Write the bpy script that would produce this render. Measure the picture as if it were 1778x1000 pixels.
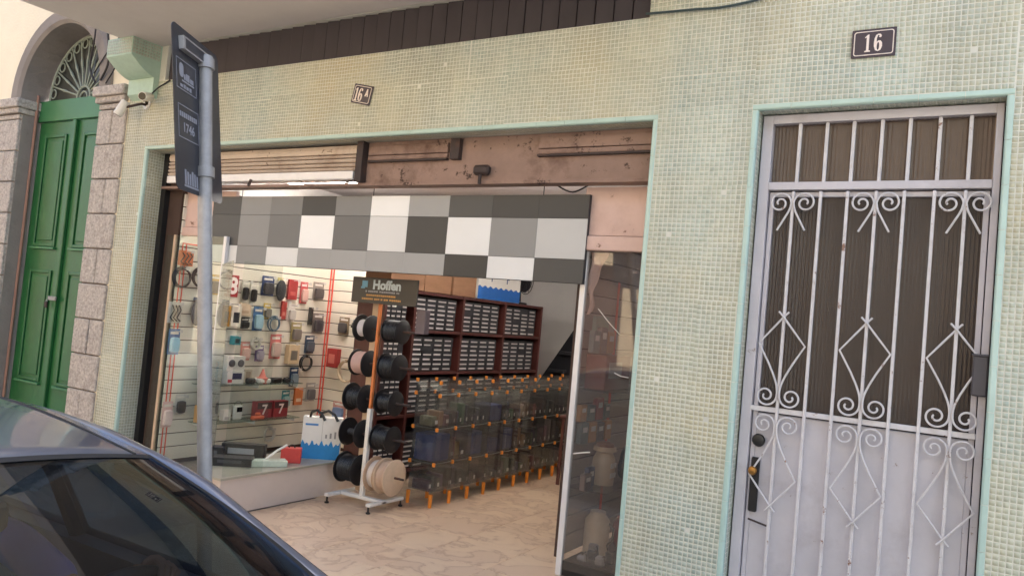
import bpy, bmesh, math, random
from mathutils import Vector, Matrix
import numpy as np
random.seed(7); rng = np.random.default_rng(7)
for o in list(bpy.data.objects): bpy.data.objects.remove(o)
S = bpy.context.scene
COL = S.collection
R = math.radians

# ------------------------------------------------------------------ camera
EYE = 1.78
cam_d = bpy.data.cameras.new('camera'); cam = bpy.data.objects.new('camera', cam_d); COL.objects.link(cam)
cam_d.sensor_fit = 'HORIZONTAL'; cam_d.sensor_width = 36; cam_d.lens = 1356.97 / 1778 * 36
cam_d.clip_start = 0.05; cam_d.clip_end = 500
yaw, pitch, roll = R(-31.1648), R(2.3958), R(5.2206)
fwd = Vector((math.sin(yaw) * math.cos(pitch), math.cos(yaw) * math.cos(pitch), math.sin(pitch)))
rt = Vector((math.cos(yaw), -math.sin(yaw), 0)); up = rt.cross(fwd)
r2 = rt * math.cos(roll) + up * math.sin(roll); u2 = -rt * math.sin(roll) + up * math.cos(roll)
m = Matrix.Identity(4)
for i in range(3):
    m[i][0] = r2[i]; m[i][1] = u2[i]; m[i][2] = -fwd[i]
m[0][3], m[1][3], m[2][3] = 0, -4, EYE
cam.matrix_world = m
S.camera = cam

# ------------------------------------------------------------------ sky, sun, exposure
SUN_EL, SUN_AZ = 54, 25          # azimuth measured clockwise from +Y (the building side)
w = bpy.data.worlds.new('World'); S.world = w; w.use_nodes = True
nt = w.node_tree; bg = nt.nodes['Background']
sky = nt.nodes.new('ShaderNodeTexSky'); sky.sky_type = 'NISHITA'; sky.sun_disc = False
sky.sun_elevation = R(SUN_EL); sky.sun_rotation = R(SUN_AZ); sky.air_density = 1.0; sky.dust_density = 3.0; sky.ozone_density = 1.0
nt.links.new(sky.outputs[0], bg.inputs[0]); bg.inputs[1].default_value = 0.15
sun_d = bpy.data.lights.new('sun', 'SUN'); sun = bpy.data.objects.new('sun', sun_d); COL.objects.link(sun)
sun_d.energy = 4.2; sun_d.angle = R(0.6); sun_d.color = (1.0, 0.975, 0.94)
az, el = R(SUN_AZ), R(SUN_EL)
sd = Vector((math.sin(az) * math.cos(el), math.cos(az) * math.cos(el), math.sin(el)))
sun.rotation_euler = (-sd).to_track_quat('-Z', 'Y').to_euler()
S.view_settings.view_transform = 'Standard'; S.view_settings.look = 'None'
S.view_settings.exposure = 1.85; S.view_settings.gamma = 1.0; S.view_settings.use_curve_mapping = False
S.render.engine = 'CYCLES'
S.cycles.transparent_max_bounces = 24; S.cycles.max_bounces = 10; S.cycles.caustics_reflective = False; S.cycles.caustics_refractive = False

# ------------------------------------------------------------------ materials
def lin(c):
    f = lambda v: v / 12.92 if v <= 0.04045 else ((v + 0.055) / 1.055) ** 2.4
    return tuple(f(x / 255) for x in c)
def L(*c): return lin(c) + (1,)
def new_mat(name):
    mt = bpy.data.materials.new(name); mt.use_nodes = True
    return mt, mt.node_tree, mt.node_tree.nodes['Principled BSDF']
def N(nt, t, **kw):
    n = nt.nodes.new(t)
    for k, v in kw.items(): setattr(n, k, v)
    return n
def mat(name, col, rough=0.6, metal=0.0, var=0.12, scale=8.0, bump=0.0, bscale=60.0, stain=None, stain_amt=0.0, stain_scale=3.0, coat=0.0, spec=0.5, world=False, stretch=(1,1,1), chips=None, chip_scale=22.0, chip_at=0.66):
    mt, nt, b = new_mat(name)
    c = L(*col) if max(col) > 1 else tuple(col) + (1,)
    b.inputs['Roughness'].default_value = rough; b.inputs['Metallic'].default_value = metal
    b.inputs['Specular IOR Level'].default_value = spec; b.inputs['Coat Weight'].default_value = coat
    tc = N(nt, 'ShaderNodeNewGeometry') if world else N(nt, 'ShaderNodeTexCoord')
    src = tc.outputs['Position'] if world else tc.outputs['Object']
    mp = N(nt, 'ShaderNodeMapping'); mp.inputs['Scale'].default_value = stretch
    nt.links.new(src, mp.inputs[0])
    n1 = N(nt, 'ShaderNodeTexNoise'); n1.inputs['Scale'].default_value = scale; n1.inputs['Detail'].default_value = 6; n1.inputs['Roughness'].default_value = 0.65
    nt.links.new(mp.outputs[0], n1.inputs['Vector'])
    rp = N(nt, 'ShaderNodeValToRGB'); rp.color_ramp.elements[0].position = 0.3; rp.color_ramp.elements[1].position = 0.72
    rp.color_ramp.elements[0].color = tuple(x * (1 - var) for x in c[:3]) + (1,)
    rp.color_ramp.elements[1].color = tuple(min(1, x * (1 + var * 0.8)) for x in c[:3]) + (1,)
    nt.links.new(n1.outputs[0], rp.inputs[0])
    outc = rp.outputs[0]
    if stain is not None:
        n2 = N(nt, 'ShaderNodeTexNoise'); n2.inputs['Scale'].default_value = stain_scale; n2.inputs['Detail'].default_value = 8; n2.inputs['Roughness'].default_value = 0.7
        nt.links.new(mp.outputs[0], n2.inputs['Vector'])
        r2_ = N(nt, 'ShaderNodeValToRGB'); r2_.color_ramp.elements[0].position = 0.52; r2_.color_ramp.elements[1].position = 0.72
        r2_.color_ramp.elements[0].color = (0, 0, 0, 1); r2_.color_ramp.elements[1].color = (stain_amt,) * 3 + (1,)
        nt.links.new(n2.outputs[0], r2_.inputs[0])
        mx = N(nt, 'ShaderNodeMixRGB'); nt.links.new(r2_.outputs[0], mx.inputs[0]); nt.links.new(outc, mx.inputs[1]); mx.inputs[2].default_value = L(*stain)
        outc = mx.outputs[0]
    if chips is not None:
        n4 = N(nt, 'ShaderNodeTexNoise'); n4.inputs['Scale'].default_value = chip_scale; n4.inputs['Detail'].default_value = 10; n4.inputs['Roughness'].default_value = 0.75
        nt.links.new(mp.outputs[0], n4.inputs['Vector'])
        r4 = N(nt, 'ShaderNodeValToRGB'); r4.color_ramp.elements[0].position = chip_at; r4.color_ramp.elements[1].position = chip_at + .03
        nt.links.new(n4.outputs[0], r4.inputs[0])
        mx4 = N(nt, 'ShaderNodeMixRGB'); nt.links.new(r4.outputs[0], mx4.inputs[0]); nt.links.new(outc, mx4.inputs[1]); mx4.inputs[2].default_value = L(*chips); outc = mx4.outputs[0]
    nt.links.new(outc, b.inputs['Base Color'])
    if bump:
        n3 = N(nt, 'ShaderNodeTexNoise'); n3.inputs['Scale'].default_value = bscale; n3.inputs['Detail'].default_value = 5
        nt.links.new(mp.outputs[0], n3.inputs['Vector'])
        bp = N(nt, 'ShaderNodeBump'); bp.inputs['Strength'].default_value = bump; bp.inputs['Distance'].default_value = 0.01
        nt.links.new(n3.outputs[0], bp.inputs['Height']); nt.links.new(bp.outputs[0], b.inputs['Normal'])
    return mt
def clear_mat(name, tint=(1, 1, 1), refl=0.08, rough=0.02, haze=0.0, hazecol=(0.5, 0.5, 0.5)):
    # thin sheet: tinted see-through + fresnel reflection + a diffuse haze
    mt, nt, b = new_mat(name); nt.nodes.remove(b)
    out = nt.nodes['Material Output']
    tr = N(nt, 'ShaderNodeBsdfTransparent'); tr.inputs[0].default_value = tuple(tint) + (1,)
    gl = N(nt, 'ShaderNodeBsdfGlossy'); gl.inputs['Roughness'].default_value = rough
    lw = N(nt, 'ShaderNodeLayerWeight')
    pw_ = N(nt, 'ShaderNodeMath', operation='POWER'); nt.links.new(lw.outputs['Facing'], pw_.inputs[0]); pw_.inputs[1].default_value = 5.0
    ad = N(nt, 'ShaderNodeMath', operation='MULTIPLY_ADD'); nt.links.new(pw_.outputs[0], ad.inputs[0]); ad.inputs[1].default_value = 0.9; ad.inputs[2].default_value = refl
    ad.use_clamp = True
    m1 = N(nt, 'ShaderNodeMixShader'); nt.links.new(ad.outputs[0], m1.inputs[0]); nt.links.new(tr.outputs[0], m1.inputs[1]); nt.links.new(gl.outputs[0], m1.inputs[2])
    last = m1
    if haze:
        df = N(nt, 'ShaderNodeBsdfDiffuse'); df.inputs[0].default_value = tuple(hazecol) + (1,)
        tc = N(nt, 'ShaderNodeTexCoord'); nz = N(nt, 'ShaderNodeTexNoise'); nz.inputs['Scale'].default_value = 3; nz.inputs['Detail'].default_value = 8
        nt.links.new(tc.outputs['Object'], nz.inputs['Vector'])
        mu = N(nt, 'ShaderNodeMath', operation='MULTIPLY'); nt.links.new(nz.outputs[0], mu.inputs[0]); mu.inputs[1].default_value = haze * 2
        m2 = N(nt, 'ShaderNodeMixShader'); nt.links.new(mu.outputs[0], m2.inputs[0]); nt.links.new(m1.outputs[0], m2.inputs[1]); nt.links.new(df.outputs[0], m2.inputs[2]); last = m2
    nt.links.new(last.outputs[0], out.inputs[0])
    return mt

def tile_mat(name, a, b_, warm, rough=0.28):
    # glazed mosaic: every 25 mm cell has its own tone, large soft beige blotches paint warm bounce light into it
    mt, nt, b = new_mat(name)
    g = N(nt, 'ShaderNodeNewGeometry')
    sc = N(nt, 'ShaderNodeVectorMath', operation='SCALE'); sc.inputs['Scale'].default_value = 1 / TP; nt.links.new(g.outputs['Position'], sc.inputs[0])
    fl = N(nt, 'ShaderNodeVectorMath', operation='FLOOR'); nt.links.new(sc.outputs[0], fl.inputs[0])
    wn = N(nt, 'ShaderNodeTexWhiteNoise'); nt.links.new(fl.outputs[0], wn.inputs['Vector'])
    rp = N(nt, 'ShaderNodeValToRGB'); rp.color_ramp.elements[0].color = L(*a); rp.color_ramp.elements[1].color = L(*b_)
    nt.links.new(wn.outputs['Value'], rp.inputs[0])
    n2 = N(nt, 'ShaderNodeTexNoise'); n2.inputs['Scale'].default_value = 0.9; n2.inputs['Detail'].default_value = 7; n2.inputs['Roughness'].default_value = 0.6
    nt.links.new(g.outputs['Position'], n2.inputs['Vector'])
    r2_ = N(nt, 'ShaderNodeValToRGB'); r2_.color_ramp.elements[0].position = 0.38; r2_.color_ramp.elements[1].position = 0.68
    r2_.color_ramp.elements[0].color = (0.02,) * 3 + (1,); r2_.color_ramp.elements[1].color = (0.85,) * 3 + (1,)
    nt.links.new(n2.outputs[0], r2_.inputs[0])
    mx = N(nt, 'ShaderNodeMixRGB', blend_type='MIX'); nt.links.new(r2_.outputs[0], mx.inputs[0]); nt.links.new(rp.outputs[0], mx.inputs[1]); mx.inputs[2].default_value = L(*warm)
    s2 = N(nt, 'ShaderNodeVectorMath', operation='SCALE'); s2.inputs['Scale'].default_value = 1 / (TP * 12); nt.links.new(g.outputs['Position'], s2.inputs[0])
    f2 = N(nt, 'ShaderNodeVectorMath', operation='FLOOR'); nt.links.new(s2.outputs[0], f2.inputs[0])
    w2 = N(nt, 'ShaderNodeTexWhiteNoise'); nt.links.new(f2.outputs[0], w2.inputs['Vector'])
    mr_ = N(nt, 'ShaderNodeMapRange'); nt.links.new(w2.outputs['Value'], mr_.inputs[0]); mr_.inputs[3].default_value = 0.88; mr_.inputs[4].default_value = 1.04
    mp = N(nt, 'ShaderNodeMapping'); mp.inputs['Scale'].default_value = (5, 5, .45); nt.links.new(g.outputs['Position'], mp.inputs[0])
    n5 = N(nt, 'ShaderNodeTexNoise'); n5.inputs['Scale'].default_value = 1.0; n5.inputs['Detail'].default_value = 8; n5.inputs['Roughness'].default_value = 0.7; nt.links.new(mp.outputs[0], n5.inputs['Vector'])
    r5 = N(nt, 'ShaderNodeMapRange'); nt.links.new(n5.outputs[0], r5.inputs[0]); r5.inputs[1].default_value = 0.5; r5.inputs[2].default_value = 0.75; r5.inputs[3].default_value = 1.0; r5.inputs[4].default_value = 0.76
    mm_ = N(nt, 'ShaderNodeMath', operation='MULTIPLY'); nt.links.new(mr_.outputs[0], mm_.inputs[0]); nt.links.new(r5.outputs[0], mm_.inputs[1])
    vm = N(nt, 'ShaderNodeVectorMath', operation='SCALE'); nt.links.new(mx.outputs[0], vm.inputs[0]); nt.links.new(mm_.outputs[0], vm.inputs['Scale'])
    nt.links.new(vm.outputs[0], b.inputs['Base Color'])
    b.inputs['Roughness'].default_value = rough
    return mt

TP = 0.025
M = {}
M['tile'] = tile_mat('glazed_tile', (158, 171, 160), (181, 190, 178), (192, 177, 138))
M['grout'] = mat('grout', (212, 211, 200), 0.9, var=0.12, scale=3, stain=(196, 184, 148), stain_amt=0.5, stain_scale=1.0, world=True)  # beige patches carry the tiles' painted warm light into the grout
M['trim'] = mat('mint_trim_tile', (174, 199, 191), 0.22, var=0.08, scale=5, world=True)
M['soffit'] = mat('soffit_paint', (222, 214, 208), 0.85, var=0.06, scale=1.5, stain=(200, 190, 182), stain_amt=0.4, stain_scale=0.9, world=True)
M['louvre'] = mat('louvre_brown', (58, 51, 55), 0.6, var=0.2, scale=5, world=True, stretch=(1, 1, .3))
M['stucco'] = mat('cream_stucco', (236, 225, 200), 0.9, var=0.05, scale=3, bump=0.3, bscale=40, world=True)
M['granite'] = mat('granite', (182, 173, 165), 0.85, var=0.42, scale=38, bump=0.9, bscale=45, world=True, stain=(128, 114, 108), stain_amt=0.65, stain_scale=9)
M['mortar'] = mat('mortar', (126, 114, 106), 0.95, var=0.2, scale=20, world=True)
M['concrete'] = mat('grey_render', (140, 132, 126), 0.9, var=0.18, scale=6, bump=0.3, bscale=50, world=True, stain=(108, 100, 94), stain_amt=0.5, stain_scale=3)
M['green'] = mat('green_paint', (38, 98, 54), 0.38, var=0.16, scale=4, world=True, stain=(30, 82, 46), stain_amt=0.6, stain_scale=3, bump=0.12, bscale=30, chips=(112, 150, 108), chip_scale=14, chip_at=.66)
M['greenlight'] = mat('green_paint_beam', (56, 114, 72), 0.4, var=0.1, scale=5, world=True)
M['white_iron'] = mat('pale_iron', (146, 156, 144), 0.6, var=0.15, scale=20)
M['fanglass'] = mat('dusty_fan_glass', (64, 66, 62), 0.3, var=0.3, scale=6, world=True)
M['door'] = mat('lavender_paint', (188, 184, 190), 0.5, var=0.08, scale=4, world=True, stain=(150, 140, 142), stain_amt=0.6, stain_scale=2.2, bump=0.12, bscale=25, chips=(138, 122, 116), chip_scale=9, chip_at=.635)
M['iron'] = mat('lavender_iron', (200, 197, 200), 0.45, var=0.08, scale=15, world=True, stain=(160, 148, 144), stain_amt=0.5, stain_scale=9, bump=.15, bscale=80, chips=(124, 90, 74), chip_scale=16, chip_at=.605)
M['blackmetal'] = mat('black_metal', (26, 25, 27), 0.45, var=0.2, scale=20)
M['brass'] = mat('brass', (176, 132, 74), 0.35, 0.9, var=0.15, scale=30)
M['darkbox'] = mat('dark_grey_paint', (66, 62, 68), 0.5, var=0.1, scale=10)
M['pinkpaint'] = mat('pink_paint_steel', (214, 184, 174), 0.6, var=0.08, scale=3, world=True, stain=(182, 146, 132), stain_amt=0.5, stain_scale=2.5, chips=(130, 96, 82), chip_scale=10, chip_at=.63)
M['rustpink'] = mat('rusty_pink_steel', (144, 118, 106), 0.7, var=0.2, scale=4, world=True, stain=(84, 56, 44), stain_amt=1.0, stain_scale=2.2, chips=(66, 46, 38), chip_scale=6, chip_at=.585, bump=.2, bscale=40)
M['shutter'] = mat('cream_shutter', (196, 178, 162), 0.5, var=0.1, scale=6, world=True, stain=(140, 106, 86), stain_amt=0.7, stain_scale=4, chips=(94, 68, 54), chip_scale=12, chip_at=.61)
M['darksteel'] = mat('dark_rusty_steel', (58, 46, 44), 0.7, var=0.25, scale=14, world=True, stain=(92, 58, 42), stain_amt=0.6, stain_scale=8)
M['slat'] = mat('slat_board', (228, 220, 206), 0.5, var=0.05, scale=3, world=True)
M['slatback'] = mat('slat_groove', (70, 52, 44), 0.8, world=True)
M['redtape'] = mat('red_tape', (226, 84, 66), 0.5, var=0.15, scale=30, world=True)
M['plinth'] = mat('plinth_paint', (214, 196, 182), 0.7, var=0.06, scale=3, world=True, stain=(178, 150, 132), stain_amt=0.5, stain_scale=3)
M['plinthtop'] = mat('plinth_top', (176, 168, 150), 0.3, var=0.1, scale=4, world=True)
M['alu'] = mat('white_aluminium', (222, 220, 222), 0.35, 0.15, var=0.05, scale=10)
M['wallwhite'] = mat('shop_wall', (206, 202, 198), 0.85, var=0.05, scale=2, world=True)
M['ceil'] = mat('shop_ceiling', (214, 206, 204), 0.9, var=0.05, scale=2, world=True)
M['redwood'] = mat('red_brown_wood', (84, 40, 35), 0.5, var=0.22, scale=9, world=True, stretch=(1, 1, .2))
M['orange'] = mat('orange_plastic', (226, 136, 44), 0.4, var=0.1, scale=20)
M['orangepost'] = mat('orange_post', (206, 118, 64), 0.5, var=0.15, scale=9)
M['creampost'] = mat('cream_post', (206, 178, 150), 0.6, var=0.12, scale=9)
M['white'] = mat('white_plastic', (226, 222, 216), 0.45, var=0.04, scale=9)
M['black'] = mat('black_plastic', (28, 27, 30), 0.42, var=0.2, scale=14)
M['charcoal'] = mat('charcoal', (52, 52, 58), 0.5, var=0.2, scale=14)
M['cardboard'] = mat('cardboard', (150, 112, 84), 0.85, var=0.1, scale=6, stretch=(1, 1, 4))
M['label'] = mat('label_paper', (206, 200, 196), 0.7, var=0.12, scale=40, world=True)
M['pole'] = mat('galvanised_steel', (152, 150, 150), 0.55, 0.3, var=0.16, scale=14, stain=(120, 118, 124), stain_amt=0.5, stain_scale=10)
M['signback'] = mat('sign_black', (48, 49, 56), 0.4, var=0.12, scale=5, stain=(84, 84, 96), stain_amt=0.35, stain_scale=6)
M['signprint'] = mat('sign_print', (136, 138, 148), 0.6, var=0.12, scale=60)
M['enamel'] = mat('enamel_dark', (48, 38, 54), 0.25, var=0.2, scale=12)
M['enamelw'] = mat('enamel_white', (226, 212, 204), 0.35, var=0.06, scale=30)
M['cable'] = mat('black_cable', (32, 30, 34), 0.55, var=0.2, scale=20)
M['asphalt'] = mat('asphalt', (62, 61, 62), 0.9, var=0.3, scale=60, bump=0.5, bscale=150, world=True)
M['pavement'] = mat('pavement', (176, 170, 162), 0.9, var=0.16, scale=8, bump=0.3, bscale=80, world=True)
M['kerb'] = mat('kerb_granite', (150, 145, 140), 0.85, var=0.3, scale=30, bump=0.3, world=True)
M['palehouse'] = mat('pale_stucco', (206, 212, 206), 0.9, var=0.06, scale=2, world=True)
M['ochre'] = mat('ochre_stucco', (222, 198, 162), 0.9, var=0.07, scale=2, world=True)
M['lens'] = mat('lens', (12, 12, 14), 0.08, var=0.1)
M['glass'] = clear_mat('shop_glass', (0.93, 0.96, 0.94), 0.035, 0.01, 0.008, (0.6, 0.58, 0.55))
M['glass_r'] = clear_mat('hazed_glass', (0.92, 0.90, 0.89), 0.08, 0.02, 0.07, (0.48, 0.45, 0.44))  # grey haze paints pale street reflections onto the pane
M['acrylic'] = clear_mat('clear_acrylic', (0.905, 0.905, 0.895), 0.05, 0.05, 0.035, (0.50, 0.48, 0.46))
M['carglass'] = clear_mat('tinted_windscreen', (0.21, 0.27, 0.32), 0.05, 0.0, 0.006, (0.3, 0.34, 0.4))
# lamp tube: a lit fluorescent
mt, nt_, b_ = new_mat('lit_tube'); b_.inputs['Emission Color'].default_value = (1, 0.94, 0.88, 1); b_.inputs['Emission Strength'].default_value = 24.0; M['tube'] = mt
# marbled floor
mt, nt_, b_ = new_mat('marbled_ceramic')
g_ = N(nt_, 'ShaderNodeNewGeometry'); oi = N(nt_, 'ShaderNodeObjectInfo')
ad_ = N(nt_, 'ShaderNodeVectorMath', operation='MULTIPLY_ADD'); nt_.links.new(oi.outputs['Random'], ad_.inputs[0]); ad_.inputs[1].default_value = (7, 11, 5); nt_.links.new(g_.outputs['Position'], ad_.inputs[2])
n1 = N(nt_, 'ShaderNodeTexNoise'); n1.inputs['Scale'].default_value = 3.2; n1.inputs['Detail'].default_value = 9; n1.inputs['Distortion'].default_value = 0.9; n1.inputs['Roughness'].default_value = 0.55
nt_.links.new(ad_.outputs[0], n1.inputs['Vector'])
rp_ = N(nt_, 'ShaderNodeValToRGB'); e = rp_.color_ramp.elements; e[0].position = 0.40; e[0].color = L(204, 178, 152); e[1].position = 0.60; e[1].color = L(212, 188, 160)
x = rp_.color_ramp.elements.new(0.5); x.color = L(180, 150, 124); x = rp_.color_ramp.elements.new(0.46); x.color = L(202, 176, 150); x = rp_.color_ramp.elements.new(0.53); x.color = L(206, 181, 154)
nt_.links.new(n1.outputs[0], rp_.inputs[0]); nt_.links.new(rp_.outputs[0], b_.inputs['Base Color']); b_.inputs['Roughness'].default_value = 0.3
M['marble'] = mt
# ribbed brown glass
mt, nt_, b_ = new_mat('ribbed_brown_glass'); b_.inputs['Base Color'].default_value = L(92, 80, 73); b_.inputs['Roughness'].default_value = 0.2; b_.inputs['Specular IOR Level'].default_value = 0.5
tr_ = N(nt_, 'ShaderNodeBsdfTransparent'); tr_.inputs[0].default_value = (.62, .57, .53, 1); mx_ = N(nt_, 'ShaderNodeMixShader'); mx_.inputs[0].default_value = .42
nt_.links.new(b_.outputs[0], mx_.inputs[1]); nt_.links.new(tr_.outputs[0], mx_.inputs[2]); nt_.links.new(mx_.outputs[0], nt_.nodes['Material Output'].inputs[0])
M['ribglass'] = mt
# car paint
mt, nt_, b_ = new_mat('car_paint'); b_.inputs['Base Color'].default_value = L(88, 92, 106); b_.inputs['Metallic'].default_value = 0.3; b_.inputs['Roughness'].default_value = 0.4; b_.inputs['Coat Weight'].default_value = 1.0; b_.inputs['Coat Roughness'].default_value = 0.06
M['carpaint'] = mt
M['rubber'] = mat('rubber', (22, 22, 24), 0.7)
M['chrome'] = mat('trim_chrome', (120, 122, 130), 0.25, 0.9)
M['seat'] = mat('seat_fabric', (40, 40, 46), 0.9, var=0.2, scale=30)
M['dash'] = mat('dashboard', (30, 30, 33), 0.7)
M['skin'] = mat('skin', (140, 92, 70), 0.55, var=0.08)
M['hair'] = mat('hair', (22, 18, 16), 0.7)
M['shirt'] = mat('blue_shirt', (30, 80, 200), 0.85, var=0.1, scale=12)
_cc = {}
def cmat(c, rough=0.5):
    k = (tuple(c), rough)
    if k not in _cc: _cc[k] = mat('colour_%02x%02x%02x' % tuple(c), c, rough, var=0.08, scale=20)
    return _cc[k]

# ------------------------------------------------------------------ mesh helpers
class MB:
    def __init__(s): s.v = []; s.f = []
    def quad(s, *p):
        i = len(s.v); s.v += [tuple(q) for q in p]; s.f.append(tuple(range(i, i + len(p)))); return s
    def box(s, x0, x1, y0, y1, z0, z1):
        i = len(s.v)
        s.v += [(x0, y0, z0), (x1, y0, z0), (x1, y1, z0), (x0, y1, z0), (x0, y0, z1), (x1, y0, z1), (x1, y1, z1), (x0, y1, z1)]
        s.f += [tuple(i + k for k in q) for q in ((0, 3, 2, 1), (4, 5, 6, 7), (0, 1, 5, 4), (1, 2, 6, 5), (2, 3, 7, 6), (3, 0, 4, 7))]
        return s
    def bbox(s, x0, x1, y0, y1, z0, z1, c=0.003):   # chamfered box
        i = len(s.v)
        c = min(c, (x1 - x0) * .4, (y1 - y0) * .4, (z1 - z0) * .4)
        bm = bmesh.new(); bmesh.ops.create_cube(bm, size=1)
        for v in bm.verts: v.co = Vector((x0 + (v.co.x + .5) * (x1 - x0), y0 + (v.co.y + .5) * (y1 - y0), z0 + (v.co.z + .5) * (z1 - z0)))
        bmesh.ops.bevel(bm, geom=list(bm.edges), offset=c, segments=1, affect='EDGES', profile=0.5)
        s.addbm(bm); return s
    def addbm(s, bm):
        i = len(s.v); bm.verts.index_update()
        s.v += [tuple(v.co) for v in bm.verts]; s.f += [tuple(i + v.index for v in f.verts) for f in bm.faces]; bm.free(); return s
    def tube(s, pts, r, n=8, cap=True):
        pts = [Vector(p) for p in pts]; rr = r if isinstance(r, (list, tuple)) else [r] * len(pts)
        i0 = len(s.v); prev = None
        for k, p in enumerate(pts):
            t = (pts[min(k + 1, len(pts) - 1)] - pts[max(k - 1, 0)])
            t = t.normalized() if t.length > 1e-9 else Vector((0, 0, 1))
            if prev is None:
                a = Vector((0, 0, 1)) if abs(t.z) < .9 else Vector((1, 0, 0)); x = t.cross(a).normalized()
            else:
                x = (prev - t * prev.dot(t)).normalized()
            prev = x; y = t.cross(x)
            for j in range(n):
                an = 2 * math.pi * j / n; s.v.append(tuple(p + (x * math.cos(an) + y * math.sin(an)) * rr[k]))
        for k in range(len(pts) - 1):
            for j in range(n):
                a = i0 + k * n + j; b = i0 + k * n + (j + 1) % n
                s.f.append((a, b, b + n, a + n))
        if cap:
            s.f.append(tuple(i0 + j for j in range(n))[::-1]); s.f.append(tuple(i0 + (len(pts) - 1) * n + j for j in range(n)))
        return s
    def lathe(s, prof, c, axis='X', n=24):   # prof [(along, radius)]
        i0 = len(s.v)
        for a, r in prof:
            for j in range(n):
                t = 2 * math.pi * j / n; p, q = r * math.cos(t), r * math.sin(t)
                s.v.append({'X': (c[0] + a, c[1] + p, c[2] + q), 'Y': (c[0] + q, c[1] + a, c[2] + p), 'Z': (c[0] + p, c[1] + q, c[2] + a)}[axis])
        for k in range(len(prof) - 1):
            for j in range(n):
                a = i0 + k * n + j; b = i0 + k * n + (j + 1) % n; s.f.append((a, b, b + n, a + n))
        s.f.append(tuple(i0 + j for j in range(n))[::-1]); s.f.append(tuple(i0 + (len(prof) - 1) * n + j for j in range(n)))
        return s
    def torus(s, c, R_, r, normal='X', n=28, m=8, a0=0, a1=2 * math.pi):
        pts = []
        for k in range(n + 1):
            t = a0 + (a1 - a0) * k / n; p, q = R_ * math.cos(t), R_ * math.sin(t)
            pts.append({'X': (c[0], c[1] + p, c[2] + q), 'Y': (c[0] + p, c[1], c[2] + q), 'Z': (c[0] + p, c[1] + q, c[2])}[normal])
        return s.tube(pts, r, m)
    def prism(s, poly, a0, a1, axis='Y'):    # poly of (u,v): axis Y -> (x,z); X -> (y,z); Z -> (x,y)
        mk = {'Y': lambda u, v, a: (u, a, v), 'X': lambda u, v, a: (a, u, v), 'Z': lambda u, v, a: (u, v, a)}[axis]
        i = len(s.v); n = len(poly)
        s.v += [mk(u, v, a0) for u, v in poly] + [mk(u, v, a1) for u, v in poly]
        s.f.append(tuple(range(i, i + n))); s.f.append(tuple(range(i + n, i + 2 * n))[::-1])
        for k in range(n): s.f.append((i + k, i + (k + 1) % n, i + n + (k + 1) % n, i + n + k))
        return s
    def sheet(s, fn, nu, nv):
        i = len(s.v)
        for a in range(nu + 1):
            for b in range(nv + 1): s.v.append(tuple(fn(a / nu, b / nv)))
        for a in range(nu):
            for b in range(nv):
                k = i + a * (nv + 1) + b; s.f.append((k, k + 1, k + nv + 2, k + nv + 1))
        return s
    def mesh(s, name):
        me = bpy.data.meshes.new(name); me.from_pydata(s.v, [], s.f); me.update(); return me
    def build(s, name, material, parent=None, smooth=False, fix=True):
        me = s.mesh(name)
        if fix:
            bm = bmesh.new(); bm.from_mesh(me); bmesh.ops.recalc_face_normals(bm, faces=bm.faces); bm.to_mesh(me); bm.free()
        if smooth:
            me.shade_smooth()
            try: me.set_sharp_from_angle(angle=R(40))
            except Exception: pass
        return link(name, me, material, parent)
def link(name, me, material, parent=None):
    if material is not None and not me.materials: me.materials.append(M[material] if isinstance(material, str) else material)
    o = bpy.data.objects.new(name, me); COL.objects.link(o)
    if parent is not None: o.parent = parent; o.matrix_parent_inverse = Matrix.Translation(parent_loc(parent)).inverted() if not parent.rotation_euler.z else Matrix.Identity(4)
    return o
def parent_loc(p):
    l = Vector((0, 0, 0))
    while p is not None: l += p.location; p = p.parent if False else None
    return l
def thing(name, label, cat, loc=(0, 0, 0), group=None, rz=0):
    # parts are modelled in world space unless rz is set (then in the thing's own space)
    o = bpy.data.objects.new(name, None); COL.objects.link(o); o.location = loc; o.rotation_euler.z = rz; o.empty_display_size = 0.1
    return tag(o, label, cat, group)
def tag(o, label, cat, group=None):
    o['label'] = label; o['category'] = cat
    if group: o['group'] = group
    return o
def struct(o): o['kind'] = 'structure'; return o
def bevel(o, w_=0.004, seg=2):
    md = o.modifiers.new('bevel', 'BEVEL'); md.width = w_; md.segments = seg; md.limit_method = 'ANGLE'; md.angle_limit = R(35); return o
def curve_mesh(name, splines, extrude):
    cu = bpy.data.curves.new(name, 'CURVE'); cu.dimensions = '2D'; cu.fill_mode = 'BOTH'; cu.extrude = extrude
    for sp in splines:
        s_ = cu.splines.new('POLY'); s_.points.add(len(sp) - 1); s_.use_cyclic_u = True
        for p, q in zip(s_.points, sp): p.co = (q[0], q[1], 0, 1)
    ob = bpy.data.objects.new(name, cu); COL.objects.link(ob)
    dg = bpy.context.evaluated_depsgraph_get(); me = bpy.data.meshes.new_from_object(ob.evaluated_get(dg)); bpy.data.objects.remove(ob); return me
def text_mesh(txt, size, extrude=0.0005, bold=0.0, sx=1.0):
    cu = bpy.data.curves.new('lettering', 'FONT'); cu.body = txt; cu.size = size; cu.extrude = extrude; cu.offset = bold; cu.align_x = 'CENTER'; cu.align_y = 'CENTER'; cu.resolution_u = 3
    ob = bpy.data.objects.new('lettering', cu); COL.objects.link(ob)
    dg = bpy.context.evaluated_depsgraph_get(); me = bpy.data.meshes.new_from_object(ob.evaluated_get(dg)); bpy.data.objects.remove(ob)
    if sx != 1: me.transform(Matrix.Diagonal((sx, 1, 1, 1)))
    return me
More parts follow.
